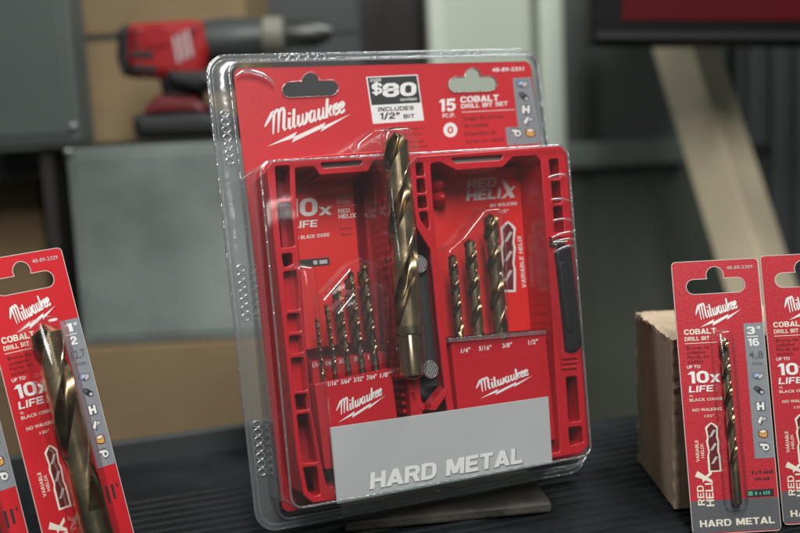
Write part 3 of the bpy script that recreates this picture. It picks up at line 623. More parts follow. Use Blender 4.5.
def single_card(M, H, vs, size_top, size_bot, mm, number, D, bit_v, film, label, hs=0.0, gb=.37):
    root = empty('carded_drill_bit', M, label, 'drill bit', 'single drill bits on hanging cards')
    Hh = H * W1; fn = lambda u, v, z=0: (u * W1, Hh - v * vs * W1)
    pl = Plane(fn, 0.0); body = REDF if film else RED
    out = rounded([(0, 0), (W1, 0), (W1, Hh), (0, Hh)], .0022, 5)
    mb = MB(); mb.mesh(flat([out, hang_hole(pl, .49, .295, .335, .082, .098, .12)], -.0006, 0, 0), body)
    card = mb.build('backing_card', root)
    # worn paper edge
    mb = MB(); mb.mesh(flat([out, inset(out, .0003)], -.0005, .00004, 0), EDGE)
    hh = hang_hole(pl, .49, .295, .335, .082, .098, .12); mb.mesh(flat([inset(hh, -.00030), hh], -.0005, .00005, 0), EDGE); mb.build('paper_edge', card)
    mb = MB(); HV = H / vs
    pl.poly(mb, [(.77, .74), (.995, .74), (.995, 2.26), (.77, 2.26)], GREY)
    pl.poly(mb, [(.006, HV - gb), (.994, HV - gb), (.994, HV - .02), (.006, HV - .02)], DGREY if not film else GREY_D)
    mb.build('grey_panel', card)
    mb = MB(); g = .00008
    T = lambda s_, u0, u1, v, h, m_=WHITE, b=.02, **k: pl.text(mb, s_, (u0, v), (u1, v), h, m_, b, dz=g, **k)
    T(number, .63, .93, .115, .040, SILV, .01)
    logo(pl, mb, (.27, .76), (.76, .575), WHITE, (.28, .50), dz=g, pen=1.0); mb.build('logo_print', card)
    mb = MB()
    T('COBALT', .085, .45, .835, .062, PALE, .05); T('DRILL BIT', .085, .37, .905, .045, PALE, .035)
    pl.line(mb, (.085, .935), (.45, .935), .0003, PALE, g)
    for i, (s_, u1) in enumerate((('Broca de', .36), ('cobalto', .31), ('Foret en', .35), ('cobalt', .28))): T(s_, .10, u1, 1.00 + i * .052, .038, DARKT, .008)
    T('UP TO', .085, .24, 1.215, .035, WHITE, .02)
    T('10', .085, .325, 1.385, .135, WHITE, .055); T('x', .335, .455, 1.385, .125, WHITE, .055)
    T('LIFE', .085, .36, 1.485, .072, WHITE, .04, shear=.15); T('VS.', .085, .13, 1.535, .026, PALE, .01); T('BLACK OXIDE', .085, .46, 1.585, .032, PALE, .015)
    T('NO WALKING', .11, .44, 1.70, .034, PALE, .015); T('135°', .24, .35, 1.77, .028, PALE, .01)
    mb.build('title_lettering', card)
    mb = MB(); bit_outline(pl, mb, .31, 1.83 + hs * .25, 2.38 + hs * .6, .15, PALE)
    pl.text(mb, 'VARIABLE', (.145, 2.26 + hs * .4), (.145, 2.02 + hs * .4), .04, PALE, .015, up=(-.04, 0)); pl.text(mb, 'HELIX', (.20, 2.22 + hs * .4), (.20, 2.06 + hs * .4), .035, PALE, .015, up=(-.035, 0))
    mb.build('bit_picture', card)
    mb = MB(); pl.text(mb, 'RED', (.165, 2.74 + hs), (.165, 2.52 + hs), .078, PALE, .035, up=(-.078, 0)); pl.text(mb, 'HELI', (.270, 2.755 + hs), (.270, 2.50 + hs), .088, PALE, .04, up=(-.088, 0))
    for q in ([(.10, 2.42), (.14, 2.36), (.335, 2.47), (.335, 2.50)], [(.335, 2.36), (.335, 2.40), (.20, 2.49), (.20, 2.455)]): pl.poly(mb, [(.270 - (.335 - a_) * .82, b_ + hs) for a_, b_ in q], PALE, 8e-5 if q[0][0] < .2 else 15e-5)
    mb.build('helix_lettering', card)
    mb = MB()
    T(size_top, .80, .895 if len(size_top) < 2 else .90, .865, .085, WHITE, .05); T('"', .92, .955, .865, .085, WHITE, .01); pl.line(mb, (.80, .892), (.93, .892), .0004, WHITE, g)
    T(size_bot, .80 if len(size_bot) > 1 else .83, .93 if len(size_bot) > 1 else .91, 1.0, .085, WHITE, .05)
    T(mm, .80, .965, 1.14, .085, DGREY, .012); T('mm', .83, .95, 1.22, .05, DGREY, .01); mb.build('size_lettering', card)
    mb = MB(); icons(Plane(fn, .00008), mb, .885, [1.34, 1.50, 1.68, 1.84, 1.99, 2.14], .072); mb.build('icon_print', card)
    mb = MB()
    if film:
        dashes(pl, mb, (.72, 2.43), (.95, 2.43), .035, BLACK); dashes(pl, mb, (.75, 2.50), (.92, 2.50), .03, BLACK)
        pl.poly(mb, [(.64, 2.60), (.95, 2.60), (.95, 2.68), (.64, 2.68)], BLACK, 6e-5); dashes(pl, mb, (.735, 2.66), (.93, 2.66), .035, GRN, 1.2e-4)
    else:
        pl.poly(mb, [(.80, 2.45), (.83, 2.45), (.83, 2.62), (.80, 2.62)], BLACK); pl.poly(mb, [(.87, 2.45), (.90, 2.45), (.90, 2.60), (.87, 2.60)], BLACK); pl.poly(mb, [(.935, 2.45), (.955, 2.45), (.955, 2.49), (.935, 2.49)], BLACK)
    if film: pl.poly(mb, [(.66, 2.615), (.71, 2.615), (.71, 2.665), (.66, 2.665)], GRN, 12e-5)
    mb.build('small_print', card)
    mb2 = MB(); T2 = HV - .085
    pl.text(mb2, 'HARD METAL', (.09, T2), (.93, T2), .075, PALE, .05, dz=g); mb2.build('metal_lettering', card)
    # bit and its clear pocket
    mb = MB(); u = .505; y1 = Hh - bit_v[0] * vs * W1; y0 = max(.004, Hh - bit_v[1] * vs * W1)
    bit_mesh(mb, D, 0, (y1 - y0) * .80, (u * W1, y0, D / 2 + .0012), (u * W1, y1, D / 2 + .0012), D * 3.6 if D < .008 else D * 4.2, phase=.6 if D < .008 else 2.2); mb.build('drill_bit', root, smooth=32)
    mb = MB(); w2 = D / 2 + (.0026 if D < .008 else .0012); base = rounded([(u * W1 - w2 - .001, y0 - .003), (u * W1 + w2 + .001, y0 - .003), (u * W1 + w2 + .001, y1 + .004), (u * W1 - w2 - .001, y1 + .004)], w2 * .9, 6)
    zt_ = D + .0022; lp = [[(x, y, .0003) for x, y in base]]
    for d_, z_ in ((.0004, zt_ * .25), (.0008, zt_ * .7), (.0014, zt_ * .9), (.0024, zt_)): lp.append([(x, y, z_) for x, y in inset(base, d_)])
    mb.loops(lp, CLRP, cap1=True); mb.build('clear_pocket', root, smooth=70)
    return root
GREY_D = mat('dark_grey_film', (0.105, 0.11, 0.12, 1), 0.42, noise=0.15, nscale=1100, bump=0.16, bscale=1800)

RC = single_card(card_frame(.0183, .2278, 0, .1741 * S * KC, .5952 * S * KC), 3.0635, 1.0, '3', '16', '4,8', '48-89-2309', .0044, (.88, 2.74), True,
                 'red card with thin 3/16 inch drill bit, leaning on the wooden block')
LC = single_card(card_frame(.7366, .2628, .047, -.2171 * S * KC, .5718 * S * KC, .0012), 3.55, 1.13, '1', '2', '12,7', '48-89-2329', .0146, (.745, 3.08), False,
                 'red card holding one thick 1/2 inch twist bit, left of the big clamshell pack', hs=.24, gb=.12)
def dup(root, M, label):
    r = root.copy(); COL.objects.link(r); r.matrix_world = M; r['label'] = label
    for ch in list(root.children):
        c = ch.copy(); COL.objects.link(c); c.parent = r
        for g in ch.children: d = g.copy(); COL.objects.link(d); d.parent = c
    return r
o_ = hit(783.5, 525, 0); dup(RC, card_frame(.0183, .2278, 0, o_.x, o_.y), 'rightmost red drill bit card, cut off by the right edge of the picture')
# far left card: bottom right corner of its grey panel seen at (16, 486)
Mx = LC.matrix_world if False else card_frame(.7366, .2628, .047, -.2171 * S * KC, .5718 * S * KC, .0012)
loc = Mx.to_3x3() @ Vector((W1 * .995, (3.55 - 2.26 * 1.13) * W1, 0)); d_ = ray(15.9, 485.8); P_ = CAM + d_ * ((loc.z + .0012 - CAM.z) / d_.z)
dup(LC, card_frame(.7366, .2628, .047, P_.x - loc.x, P_.y - loc.y, .0012), 'leftmost red drill bit card, only its grey and red corner showing at the picture edge')

# ------------------------------------------------------------------ the big clamshell pack
L11 = math.radians(11)
PO = Vector((-.0982 * S, .6008 * S, .0064))
PM = frame(PO, (0.9348, 0.3553, 0.0), (-0.0678, 0.1784, 0.9816))
mp = mapper(PM)
PW, PH = .190, .2428
pack = empty('drill_bit_set_pack', PM, 'large clear clamshell pack with an open red case of drill bits, standing at the centre', 'tool pack')
L = lambda x, y, z=0.0: mp(x, y, z)
def polyL(pts, z): return [mp(x, y, z) for x, y in pts]
# backing card
c0 = L(233, 68.5); c1 = L(530, 61); c2 = L(281, 513); outc = [(c0[0], c2[1]), (c1[0], c2[1]), (c1[0], c0[1]), (c0[0], c0[1])]
pl = Plane(mp, 0.0)
def px_hole(cx, cy, w2, h2, r, oy, tilt):
    h = []
    class Q:   # tilted layout
        def p(s, x, y): return pl.p(x, y + (x - cx) * tilt)
    return hang_hole(Q(), cx, cy, w2, h2, r, oy)
h1 = px_hole(310, 89.3, 27.5, 7.3, 8.2, 7.5, -.045); h2 = px_hole(472.3, 84.5, 24, 7.2, 7.5, 8.2, -.03)
mb = MB(); mb.mesh(flat([rounded(outc, .004, 6), h1, h2], -.0007, 0), RED); card = mb.build('backing_card', pack)
for h_ in (h1, h2): mb = MB(); mb.mesh(flat([inset(h_, -.0006), h_], -.0004, .0010, .0002), CLRE); mb.build('hanger_rim', card, smooth=50)
mb = MB(); logo(pl, mb, (266.8, 146.7), (350.8, 114), WHITE, (275, 110.5)); mb.build('logo_print', card)
mb = MB()
pl.poly(mb, [(366, 77), (417.5, 74.5), (424, 120.5), (373, 124)], WHITE)
pl.poly(mb, [(367.5, 78), (416.5, 75.7), (420.5, 102.6), (371.5, 105.2)], BLACK, 7e-5)
g = 1.0e-4
pl.text(mb, 'OVER', (370, 82.3), (381, 81.6), 3.2, WHITE, .03, dz=g)
pl.text(mb, '$', (371.5, 94.5), (382, 94), 11, WHITE, .05, dz=g); pl.text(mb, '80', (382.3, 97.3), (416.3, 95.6), 13.5, WHITE, .07, dz=g)
pl.text(mb, 'SAVINGS', (400, 101.2), (416.5, 100.4), 2.6, WHITE, .03, dz=g)
pl.text(mb, 'INCLUDES', (378, 111.6), (413.5, 109.9), 4.2, BLACK, .035, dz=g); pl.text(mb, '1/2"', (379.5, 119.6), (399.5, 118.6), 6.4, BLACK, .04, dz=g); pl.text(mb, 'BIT', (403.5, 118.4), (414.5, 117.8), 4.0, BLACK, .035, dz=g)
mb.build('price_sticker', card)
mb = MB(); T = lambda s_, a, b, h, m_=WHITE, bo=.03, **k: pl.text(mb, s_, a, b, h, m_, bo, **k)
T('48-89-2331', (492, 71.9), (523.7, 70.6), 3.9, WHITE, .028)
T('15', (438.5, 112), (455.5, 110.8), 12.5, WHITE, .06); T('PC./P.', (442.5, 118), (455, 117.2), 4.2, WHITE, .03)
T('COBALT', (460.3, 103), (498.5, 100.8), 6.2, WHITE, .065); T('DRILL BIT SET', (461, 108.6), (507.5, 105.6), 4.3, WHITE, .045)
pl.line(mb, (461.5, 112.3), (515, 109.6), .0003, WHITE)
for s_, a, b in (('Juego de brocas', (463, 120.5), (503, 118)), ('de cobalto', (464, 127.8), (488, 126.2)), ('Ensemble de', (464.8, 136), (496, 134)), ('forets en cobalt', (466, 143.5), (504, 141))): T(s_, a, b, 4.4, DARKT, .012)
for i, (x0, x1, y) in enumerate(((402, 425, 130), (404, 423, 135.5), (408, 425, 143), (409, 428, 148))): dashes(pl, mb, (x0, y), (x1, y - 1), 1.8, DARKT)
mb.build('title_lettering', card)
mb = MB(); cxx, cyy = 450.3, 130
pl.poly(mb, [(cxx + 7 * math.cos(t * .3142), cyy + 7.4 * math.sin(t * .3142)) for t in range(20)], WHITE)
pl.poly(mb, [(cxx + 3.0 * math.cos(t * .5236), cyy + 3.6 * math.sin(t * .5236)) for t in range(12)], RED, 8e-5)
pl.poly(mb, [(cxx + 1.3 * math.cos(t * .5236), cyy + 2.2 * math.sin(t * .5236)) for t in range(12)], WHITE, 15e-5); mb.build('round_badge', card)
mb = MB(); pl.poly(mb, [(512.5, 78.2), (530.8, 77.3), (542, 143.5), (507, 145.5), (505.5, 127.5), (518, 127)], GREY); mb.build('grey_panel', card)
mb = MB(); icons(Plane(mp, .00009), mb, [522, 524, 526, 528, 516, 530], [84, 96.5, 109.5, 121, 133.5, 133], 6.6, order=(0, 1, 2, 3, 5, 4)); mb.build('icon_print', card)

# red case: two open halves
ZR = .0355
def walls(mb, loop, z0, z1, t, mt_):
    inn = inset(loop, t); Z = lambda l, z: [(x, y, z) for x, y in l]
    mb.loops([Z(loop, z0), Z(loop, z1), Z(inn, z1), Z(inn, z0), Z(loop, z0)], mt_)
def half(name, outline, holes, opening, floor_z, slot, cells_floor, slotmat=None):
    out = rounded(polyL(outline, ZR), .002, 4); op = rounded(polyL(opening, ZR), .0015, 3)
    hs = [rounded(polyL(h, ZR), .0008, 2) for h in holes] + [rounded(polyL(slot, ZR), .0008, 2)]
    mb = MB(); mb.mesh(flat([out, op] + hs, ZR - .0022, ZR, .0005), CASE)
    walls(mb, inset(out, .0012), .0006, ZR - .0021, .0014, CASE)
    walls(mb, inset(op, -.0016), .0020, ZR - .0021, .0013, CASE)
    for h in hs[:-1]:
        walls(mb, inset(h, -.0010), ZR - .012, ZR - .0021, .0008, CASE)
    o = mb.build(name, pack, smooth=40)
    return o, op
lh, opL = half('case_half', [(266.5, 169), (273.5, 158.5), (391, 150), (397, 156), (430, 484), (425, 488), (313, 503), (304, 495.5), (297.5, 462)],
     [[(275, 166.5), (289.5, 165.5), (290.5, 198), (277.5, 199.5)], [(277, 203), (291, 202), (295, 246), (281.5, 248)], [(281.5, 254), (292, 253), (293, 264), (284, 267.5)],
      [(283.5, 272), (296.5, 270), (300, 309), (286.5, 310.5)], [(287, 314), (299.5, 313), (301.5, 331), (288.5, 332)], [(289, 336), (301.5, 335), (303.5, 352), (290.5, 353.5)],
      [(291, 358), (303.5, 357), (307.5, 390), (294, 391)], [(294.5, 394.5), (307.5, 393.5), (309.5, 409), (296.5, 410.5)], [(297, 414.5), (309.5, 413), (318, 462), (302, 463)],
      [(303, 467.5), (317, 466), (320.5, 494.5), (314, 496), (306.5, 490)]],
     [(295, 168), (314, 166.5), (320, 175), (368, 171.5), (374, 160.5), (385, 160), (410, 400), (417, 473), (327, 487), (321.5, 463), (311.5, 409), (303.5, 330), (299.5, 262)], .002,
     [(319, 163), (324, 168), (359, 165.5), (365, 160)], None)
rh, opR = half('case_half', [(409, 164), (416, 156.5), (560, 145.5), (567, 153.5), (589, 444), (583.5, 452.5), (456, 476), (446, 400), (438, 330), (430.5, 250), (417, 228)],
     [[(415.5, 163), (423, 162.5), (424.5, 175.5), (416.5, 176)], [(416.5, 179), (424.5, 178.5), (426, 192.5), (417.5, 193)], [(417.5, 196), (426, 195.5), (427.5, 208), (418.5, 208.5)], [(419, 212), (427.5, 211.5), (430, 233), (421, 220)],
      [(549, 159), (558.5, 158.5), (560, 178), (551, 178.5)], [(551.3, 181.5), (560.3, 181), (562, 203), (553, 203.5)], [(553.3, 206.5), (562.4, 206), (564.5, 232), (555, 232.5)],
      [(557, 247), (570, 246), (578, 350), (565, 352)], [(566, 377), (577, 376), (580.5, 421), (569, 422.5)], [(568.5, 427.5), (582, 426), (583.5, 442), (570, 446)]],
     [(430.5, 163.5), (440, 162), (457, 170.5), (503, 167), (513, 157), (536, 155.5), (541, 161), (553.5, 330), (560, 452), (462, 470), (452, 392), (445, 330), (436.5, 250)], .002,
     [(449.5, 158), (455, 162.8), (500, 160), (504.5, 154.8)], None)
lh['label'] = 'left half of the red case with five small bits'; rh['label'] = 'right half of the red case with three larger bits'
# slot fillers, recess floors and inserts
M_SLOT = mat('smoked_grey', (0.22, 0.23, 0.22, 1), 0.3)
M_IN = mat('case_inside_red', (0.36, 0.006, 0.02, 1), 0.4, noise=.35, nscale=110)
def plate(name, pts, zz, z0, mt_, parent=pack, r=.001, bev=.0002):
    mb = MB(); mb.mesh(flat([rounded(polyL(pts, zz), r, 3)], z0, zz, bev), mt_); return mb.build(name, parent, smooth=40)
plate('handle_slot', [(318, 162), (324, 169), (360, 166), (366, 159)], ZR - .003, ZR - .006, M_SLOT, lh)
plate('handle_slot', [(447, 155), (454, 163), (502, 160), (508, 152)], ZR - .003, ZR - .006, mat('pale_grey', (0.36, 0.38, 0.35, 1), .3), rh)
mb = MB(); mb.mesh(flat([inset(opL, -.0012)], .0012, .0019), M_IN); mb.build('recess_floor', lh)
mb = MB(); mb.mesh(flat([inset(opR, -.0012)], .0012, .0019), M_IN); mb.build('recess_floor', rh)
plate('column_floor', [(276, 168), (291, 167), (300, 262), (310, 400), (320, 470), (300, 470)], .021, .020, M_IN, lh)
plate('column_floor', [(282, 270), (299, 269), (308, 389), (291, 391)], .0300, .0292, CASE, lh)
# textured inner right walls (moulded ribs)
mb = MB()
for k in range(34):
    y = 200 + k * 8.2; a_ = mp(382.5 + (y - 160) * .092, y, ZR - .003); mb.box(a_[0] - .0002, a_[0] + .0016, a_[1], a_[1] + .0016, .006, ZR - .006, CASE)
mb.build('moulded_rib', lh)
mb = MB()
for k in range(30):
    y = 178 + k * 9; a_ = mp(540 + (y - 160) * .065, y, ZR - .003); mb.box(a_[0] - .0002, a_[0] + .0012, a_[1], a_[1] + .0016, .006, ZR - .006, CASE)
mb.build('moulded_rib', rh)
ZI = .010
ins = plate('printed_insert', [(286, 176), (351, 171), (366, 340), (305, 350)], ZI, ZI - .0005, INS)
pl = Plane(mp, ZI); mb = MB(); T = lambda s_, a, b, h, m_=WHITE, bo=.03, **k: pl.text(mb, s_, a, b, h, m_, bo, **k)
T('UP TO', (286, 193), (306, 191.6), 3.6, SILV, .02)
T('10', (287, 217.2), (317.5, 215.6), 18, WHITE, .06); T('x', (318.5, 215.5), (332, 214.6), 11.5, WHITE, .055)
T('LIFE', (291.5, 228.8), (317, 226.8), 7.2, WHITE, .05, shear=.1); T('VS BLACK OXIDE', (293, 240), (329.5, 236.3), 3.6, WHITE, .03)
T('COBALT', (336, 199.6), (354, 198.3), 3, SILV, .02); T('STEEL', (336.6, 204), (351, 203), 3, SILV, .02); pl.line(mb, (337, 206.5), (357, 205), .0002, SILV)
T('RED', (338, 213.2), (350, 212.4), 4.2, WHITE, .04); T('HELIX', (338.6, 218.8), (356, 217.4), 4.4, WHITE, .05)
dashes(pl, mb, (340, 230), (354, 229), 1.8, DARKT); dashes(pl, mb, (341, 235.6), (353, 234.8), 1.8, DARKT)
mb.build('insert_lettering', ins)
mb = MB(); pl.poly(mb, [(299, 260), (329, 257.3), (330, 265), (300.5, 267.8)], BLACK); T('LIFE-LOOP' if False else '1/2"-LOOP' if False else '-----', (312, 265.2), (327, 263.9), 4.2, WHITE, .03, dz=8e-5) if False else None
pl.poly(mb, [(313, 260.8), (317, 260.4), (317.6, 264.3), (313.6, 264.7)], SILV, 8e-5); pl.poly(mb, [(319, 260.3), (327, 259.5), (327.6, 263.4), (319.6, 264.1)], SILV, 8e-5); mb.build('black_sticker', ins)
ins2 = plate('printed_insert', [(428, 172), (519, 166), (531, 330), (440, 338)], ZI, ZI - .0005, INS)
mb = MB()
T('RED', (467, 188.8), (496, 186.6), 9.5, SILV2, .06, shear=.12); T('HELI', (466, 201), (500, 198.5), 10.8, SILV2, .07, shear=.12)
pl.poly(mb, [(500.5, 179.5), (504.5, 179), (515, 197.5), (510, 198)], SILV2); pl.poly(mb, [(512.5, 186.5), (516, 186.3), (504.5, 198.4), (500.5, 198.8)], SILV2, 8e-5)
T('NO WALKING', (490, 207.3), (517, 205), 3.4, WHITE, .03); T('135°', (499, 213), (508.5, 212.3), 3, WHITE, .02); mb.build('insert_lettering', ins2)
mb = MB(); bit_outline(pl, mb, 508, 221, 292, 15.5, WHITE); pl.text(mb, 'VARIABLE HELIX', (526, 288), (521, 236), 4, WHITE, .03, up=(-4, -.4)); mb.build('bit_picture', ins2)

# bit holder blocks
def block(pts, z1, z0, top_lip=None):
    return plate('holder_block', pts, z1, z0, CASE, pack, .001, .0006)
ZB = .031
hb = plate('holder_block', [(312, 361.5), (383, 351), (388, 372), (313, 384)], .0245, .004, CASE, pack, .0008, .0005)
pl = Plane(mp, .0245); mb = MB()
for s_, x in (('1/16"', 317.5), ('5/64"', 330.5), ('3/32"', 344), ('7/64"', 359), ('1/8"', 373)): T(s_, (x - 5, 367.5 - (x - 317) * .15), (x + 5, 366 - (x - 317) * .15), 4.2, WHITE, .02)
mb.build('size_lettering', hb)
hb = plate('holder_block', [(314.5, 384), (391.5, 367.5), (402, 455), (325, 470)], ZB, .004, CASE, pack, .0012, .0006)
pl = Plane(mp, ZB); mb = MB()
for s_, x in (('1/16"', 333), ('5/64"', 346), ('3/32"', 358.5), ('7/64"', 371.5), ('1/8"', 385)): T(s_, (x - 5, 386.3 - (x - 333) * .165), (x + 5, 384.7 - (x - 333) * .165), 4.6, WHITE, .02)
mb.build('size_lettering', hb); mb = MB(); logo(pl, mb, (338, 422.5), (385.4, 395.3), WHITE, (342, 399.5)); mb.build('logo_print', hb)
hb = plate('holder_block', [(451, 341), (546, 333), (556, 440), (462, 452)], ZB, .004, CASE, pack, .0012, .0006)
mb = MB()
for s_, x, w_ in (('1/4"', 465.5, 4.6), ('5/16"', 485, 6.2), ('3/8"', 507, 4.8), ('1/2"', 533, 4.8)): T(s_, (x - w_, 353.2 - (x - 465) * .125), (x + w_, 352 - (x - 465) * .125), 4.6, WHITE, .02)
pl.line(mb, (452, 360.5), (546.5, 351.3), .0002, INS)
mb.build('size_lettering', hb); mb = MB(); logo(pl, mb, (479.4, 398.8), (532.8, 375.3), WHITE, (481.5, 379)); mb.build('logo_print', hb)
plate('holder_lip', [(448, 338.5), (546.5, 330), (547, 334), (449, 342.5)], ZB + .0015, .026, CLRE, pack, .0004, .0003)
# drill bits
def pbit(D, tip, end, z, flute_frac=.88, hp=None, name='drill_bit', flats=False, ph=0.0):
    a_ = mp(end[0], end[1], z); b_ = mp(tip[0], tip[1], z); mb = MB(); Lb = math.hypot(a_[0] - b_[0], a_[1] - b_[1])
    bit_mesh(mb, D, Lb, Lb * flute_frac, (a_[0], a_[1], z), (b_[0], b_[1], z), hp or D * 2.6, flats=flats, phase=ph, n=48 if D > .01 else 40)
    if D < .0125: mb.mats = [BIT2 if q == BIT else q for q in mb.mats]
    return mb.build(name, pack, smooth=32)
for i, (tip, end, D) in enumerate((((316.5, 318), (323.5, 385), .0017), ((326, 304), (336.5, 383), .0021), ((337, 283), (350, 381), .0025), ((350, 271), (363.5, 378), .0029), ((363, 262), (377, 376), .0033))):
    o = pbit(D * 1.12, tip, end, .0275, .85, D * 3.0, ph=i * .9); o['label'] = 'small bit %s of the front row, %s' % (('1/16 inch', '5/64 inch', '3/32 inch', '7/64 inch', '1/8 inch')[i], 'in the left half of the case')
    if i > 1: o = pbit(D * 1.12, (tip[0] - 3.4, tip[1] + 7), (end[0] - 4.5, end[1] - 12), .0190, .85, D * 3.0, ph=i * .7 + 1)
    if i > 1: o['label'] = 'small bit of the shaded back row'
for i, (tip, end, D) in enumerate((((452, 254), (460.5, 345), .0051), ((469.3, 238.5), (479, 343), .0067), ((489.8, 213.5), (501, 341), .0086))):
    o = pbit(D, tip, end, .0270, .93, D * 2.55, ph=(.2, 1.5, 2.4)[i]); o['label'] = ('1/4 inch bit', '5/16 inch bit', '3/8 inch bit')[i] + ' in the right half of the case'
o = pbit(.0128, (394.6, 132), (412.6, 375), .0405, .80, .043, flats=True, ph=.9); o['label'] = 'big 1/2 inch bit lying across the middle of the case'
# black bit holder between the halves
mb = MB(); bh = polyL([(413, 238), (424, 238), (433, 252), (446, 386), (436, 400), (420, 398), (410, 386)], .024); bh = rounded(bh, .003, 4)
mb.mesh(flat([bh], .003, .020, .0015), BLKP); hold = mb.build('black_tray', pack, smooth=40)
mb = MB(); a_ = mp(424, 258, .027); b_ = mp(436, 386, .027); ax = Vector((b_[0] - a_[0], b_[1] - a_[1], 0)); n_ = ax.normalized().cross(Vector((0, 0, 1)))
lp = []
for t in range(9):
    th_ = math.pi * t / 8; off = n_ * (.0052 * math.cos(th_)); zz = .020 + .0055 * math.sin(th_); lp.append([(a_[0] + off.x, a_[1] + off.y, zz), (b_[0] + off.x, b_[1] + off.y, zz)])
mb.loops(lp, mat('smoked_plastic', (0.035, 0.04, 0.042, 1), .28, bump=.1), close=False); mb.build('smoked_tube', hold, smooth=60)
M_KN = mat('knurl_silver', (0.62, 0.62, 0.62, 1), .25, .6)
for px, py in ((420, 264), (431, 369.5)):
    q = mp(px, py, .029); mb = MB(); n = 24; R = .0040
    mb.loops([[(q[0] + r * math.cos(6.2832 * i / n), q[1] + r * 1.15 * math.sin(6.2832 * i / n), z) for i in range(n)] for r, z in ((R, .0245), (R, .0282), (R * .8, .0290))], BLKP, cap1=True)
    for k in range(5):
        dx = (-1 + k * .5) * R * .62; hh = R * .9 * math.sqrt(max(.1, 1 - (dx / R) ** 2))
        mb.box(-.00035, .00035, -hh, hh, .0289, .0294, M_KN, Matrix.Translation((q[0], q[1], 0)) @ Matrix.Rotation(-.55, 4, 'Z') @ Matrix.Translation((dx, 0, 0)))
    mb.loops([[(q[0] + r * math.cos(6.2832 * i / n), q[1] + r * 1.15 * math.sin(6.2832 * i / n), z) for i in range(n)] for r, z in ((R * 1.02, .0284), (R * .92, .0293), (R * .84, .0290))], M_KN)
    mb.build('knurled_cap', hold, smooth=40)
# red brackets at the foot of the tray
mb = MB(); pp = lambda pts, z0=.025, z1=ZR + .0004: mb.mesh(flat([polyL(pts, z1)], z0, z1, .0003), CASE)
pp([(409, 392), (413, 390), (425, 405), (424, 411), (418, 408)]); pp([(447, 386), (448, 393), (436, 410), (430, 410), (432, 404)]); pp([(410, 392), (415, 392), (418, 412), (412, 413)]); mb.build('foot_bracket', pack)
# black latch on the right side
M_LAT = mat('latch_black', (0.006, 0.006, 0.007, 1), .5, spec=.3)
lt = plate('black_latch', [(556, 252), (562, 246), (572, 247), (583, 345), (577, 352), (567, 353)], ZR + .002, ZR - .022, M_LAT, pack, .0025, .0015)
plate('latch_grip', [(559, 262), (568, 261), (575, 330), (567, 332)], ZR + .0035, ZR + .001, M_LAT, lt, .002, .001)
mb = MB()
for y in (236, 240, 244): mb.mesh(flat([polyL([(550, y), (565, y - 1), (566, y + 1), (550.5, y + 2)], ZR + .0015)], ZR - .001, ZR + .0015, .0002), BLKP if y > 238 else CASE)
mb.build('latch_clip', lt)
mb = MB()
for y in (357, 362, 367): mb.mesh(flat([polyL([(562, y), (577, y - 1.4), (577.5, y + .8), (562.3, y + 2.2)], ZR + .0012)], ZR - .001, ZR + .0012, .0002), CASE)
mb.build('latch_rib', lt)
# corner pegs
for px, py in ((441, 184), (443, 197)):
    q = mp(px, py, .02); mb = MB(); n = 16; R = .0042
    mb.loops([[(q[0] + R * math.cos(t) * math.cos(6.2832 * i / n), q[1] + R * math.cos(t) * math.sin(6.2832 * i / n), .012 + .009 * math.sin(t)) for i in range(n)] for t in (0, .4, .8, 1.2, 1.5)], CASE, cap1=True)
    mb.build('case_peg', rh, smooth=60)
# grey HARD METAL board
ZP = .0385
hb = plate('grey_board', [(330.5, 427.5), (548.5, 396.5), (552.5, 463.5), (337, 504)], ZP, ZP - .0012, BAND, pack, .0004, .0002)
mb = MB(); pl = Plane(mp, ZP)
pl.text(mb, 'HARD METAL', (369.2, 490.3), (522.9, 463.3), 17.2, DGREY, .075, dz=0.0, shear=.05); pl.text(mb, 'HARD METAL', (369.5, 489.4), (522.2, 462.6), 16.6, WHITE, .065, dz=9e-5, shear=.05); mb.build('board_lettering', hb)

# ---------------------------------------------------------------- clear clamshell
def loopz(l, z): return [(x, y, z) for x, y in l]
flo = rounded([(0, 0), (PW, 0), (PW, PH), (0, PH)], .011, 8)
m_ = .0006
cardo = rounded([(c0[0] - .0030, c2[1] - .003), (c1[0] + .0030, c2[1] - .003), (c1[0] + .0030, c0[1] + .0030), (c0[0] - .0030, c0[1] + .0030)], .0065, 8)
cardi = inset(cardo, .0012)
q = [mp(286, 515, .003), mp(590, 459, .003), mp(573, 147, .003), mp(253, 165, .003)]
ZT = .0400
top = polyL([(291.5, 511), (593, 456), (569, 143.5), (258.5, 160.5)], ZT)
topo = rounded(top, .006, 8); TI = lambda d: shrink(top, .006, d)
ft = TI(-.0018)
# keep the foot inside the flange
ft = [(min(max(x, .008), PW + .0012), min(max(y, .007), PH)) for x, y in ft]
mb = MB()
mb.loops([loopz(flo, -.0014), loopz(inset(flo, .0004), -.0002), loopz(inset(flo, .0012), .0004), loopz(inset(flo, .0022), .0001), loopz(inset(cardo, -.0006), .0001), loopz(cardo, .0006), loopz(inset(cardo, .0004), .0030), loopz(inset(cardo, .0012), .0036)], CLRF)
fl = mb.build('clear_flange', pack, smooth=70)
mb = MB(); mb.loops([loopz(inset(cardo, .0012), .0036), loopz(ft, .0036)], CLR); mb.build('flange_inner', fl)
mb = MB()
ls = [loopz(ft, .0036)]
for t in range(1, 5): ls.append(loopz([(f_[0] + (o_[0] - f_[0]) * t / 5, f_[1] + (o_[1] - f_[1]) * t / 5) for f_, o_ in zip(ft, topo)], .0036 + (ZT - .0050 - .0036) * t / 5))
for t in range(5): th_ = math.pi / 2 * t / 4; ls.append(loopz(TI(.0016 * (1 - math.cos(th_))), ZT - .0016 + .0016 * math.sin(th_)))
ls.append(loopz(TI(.004), ZT))
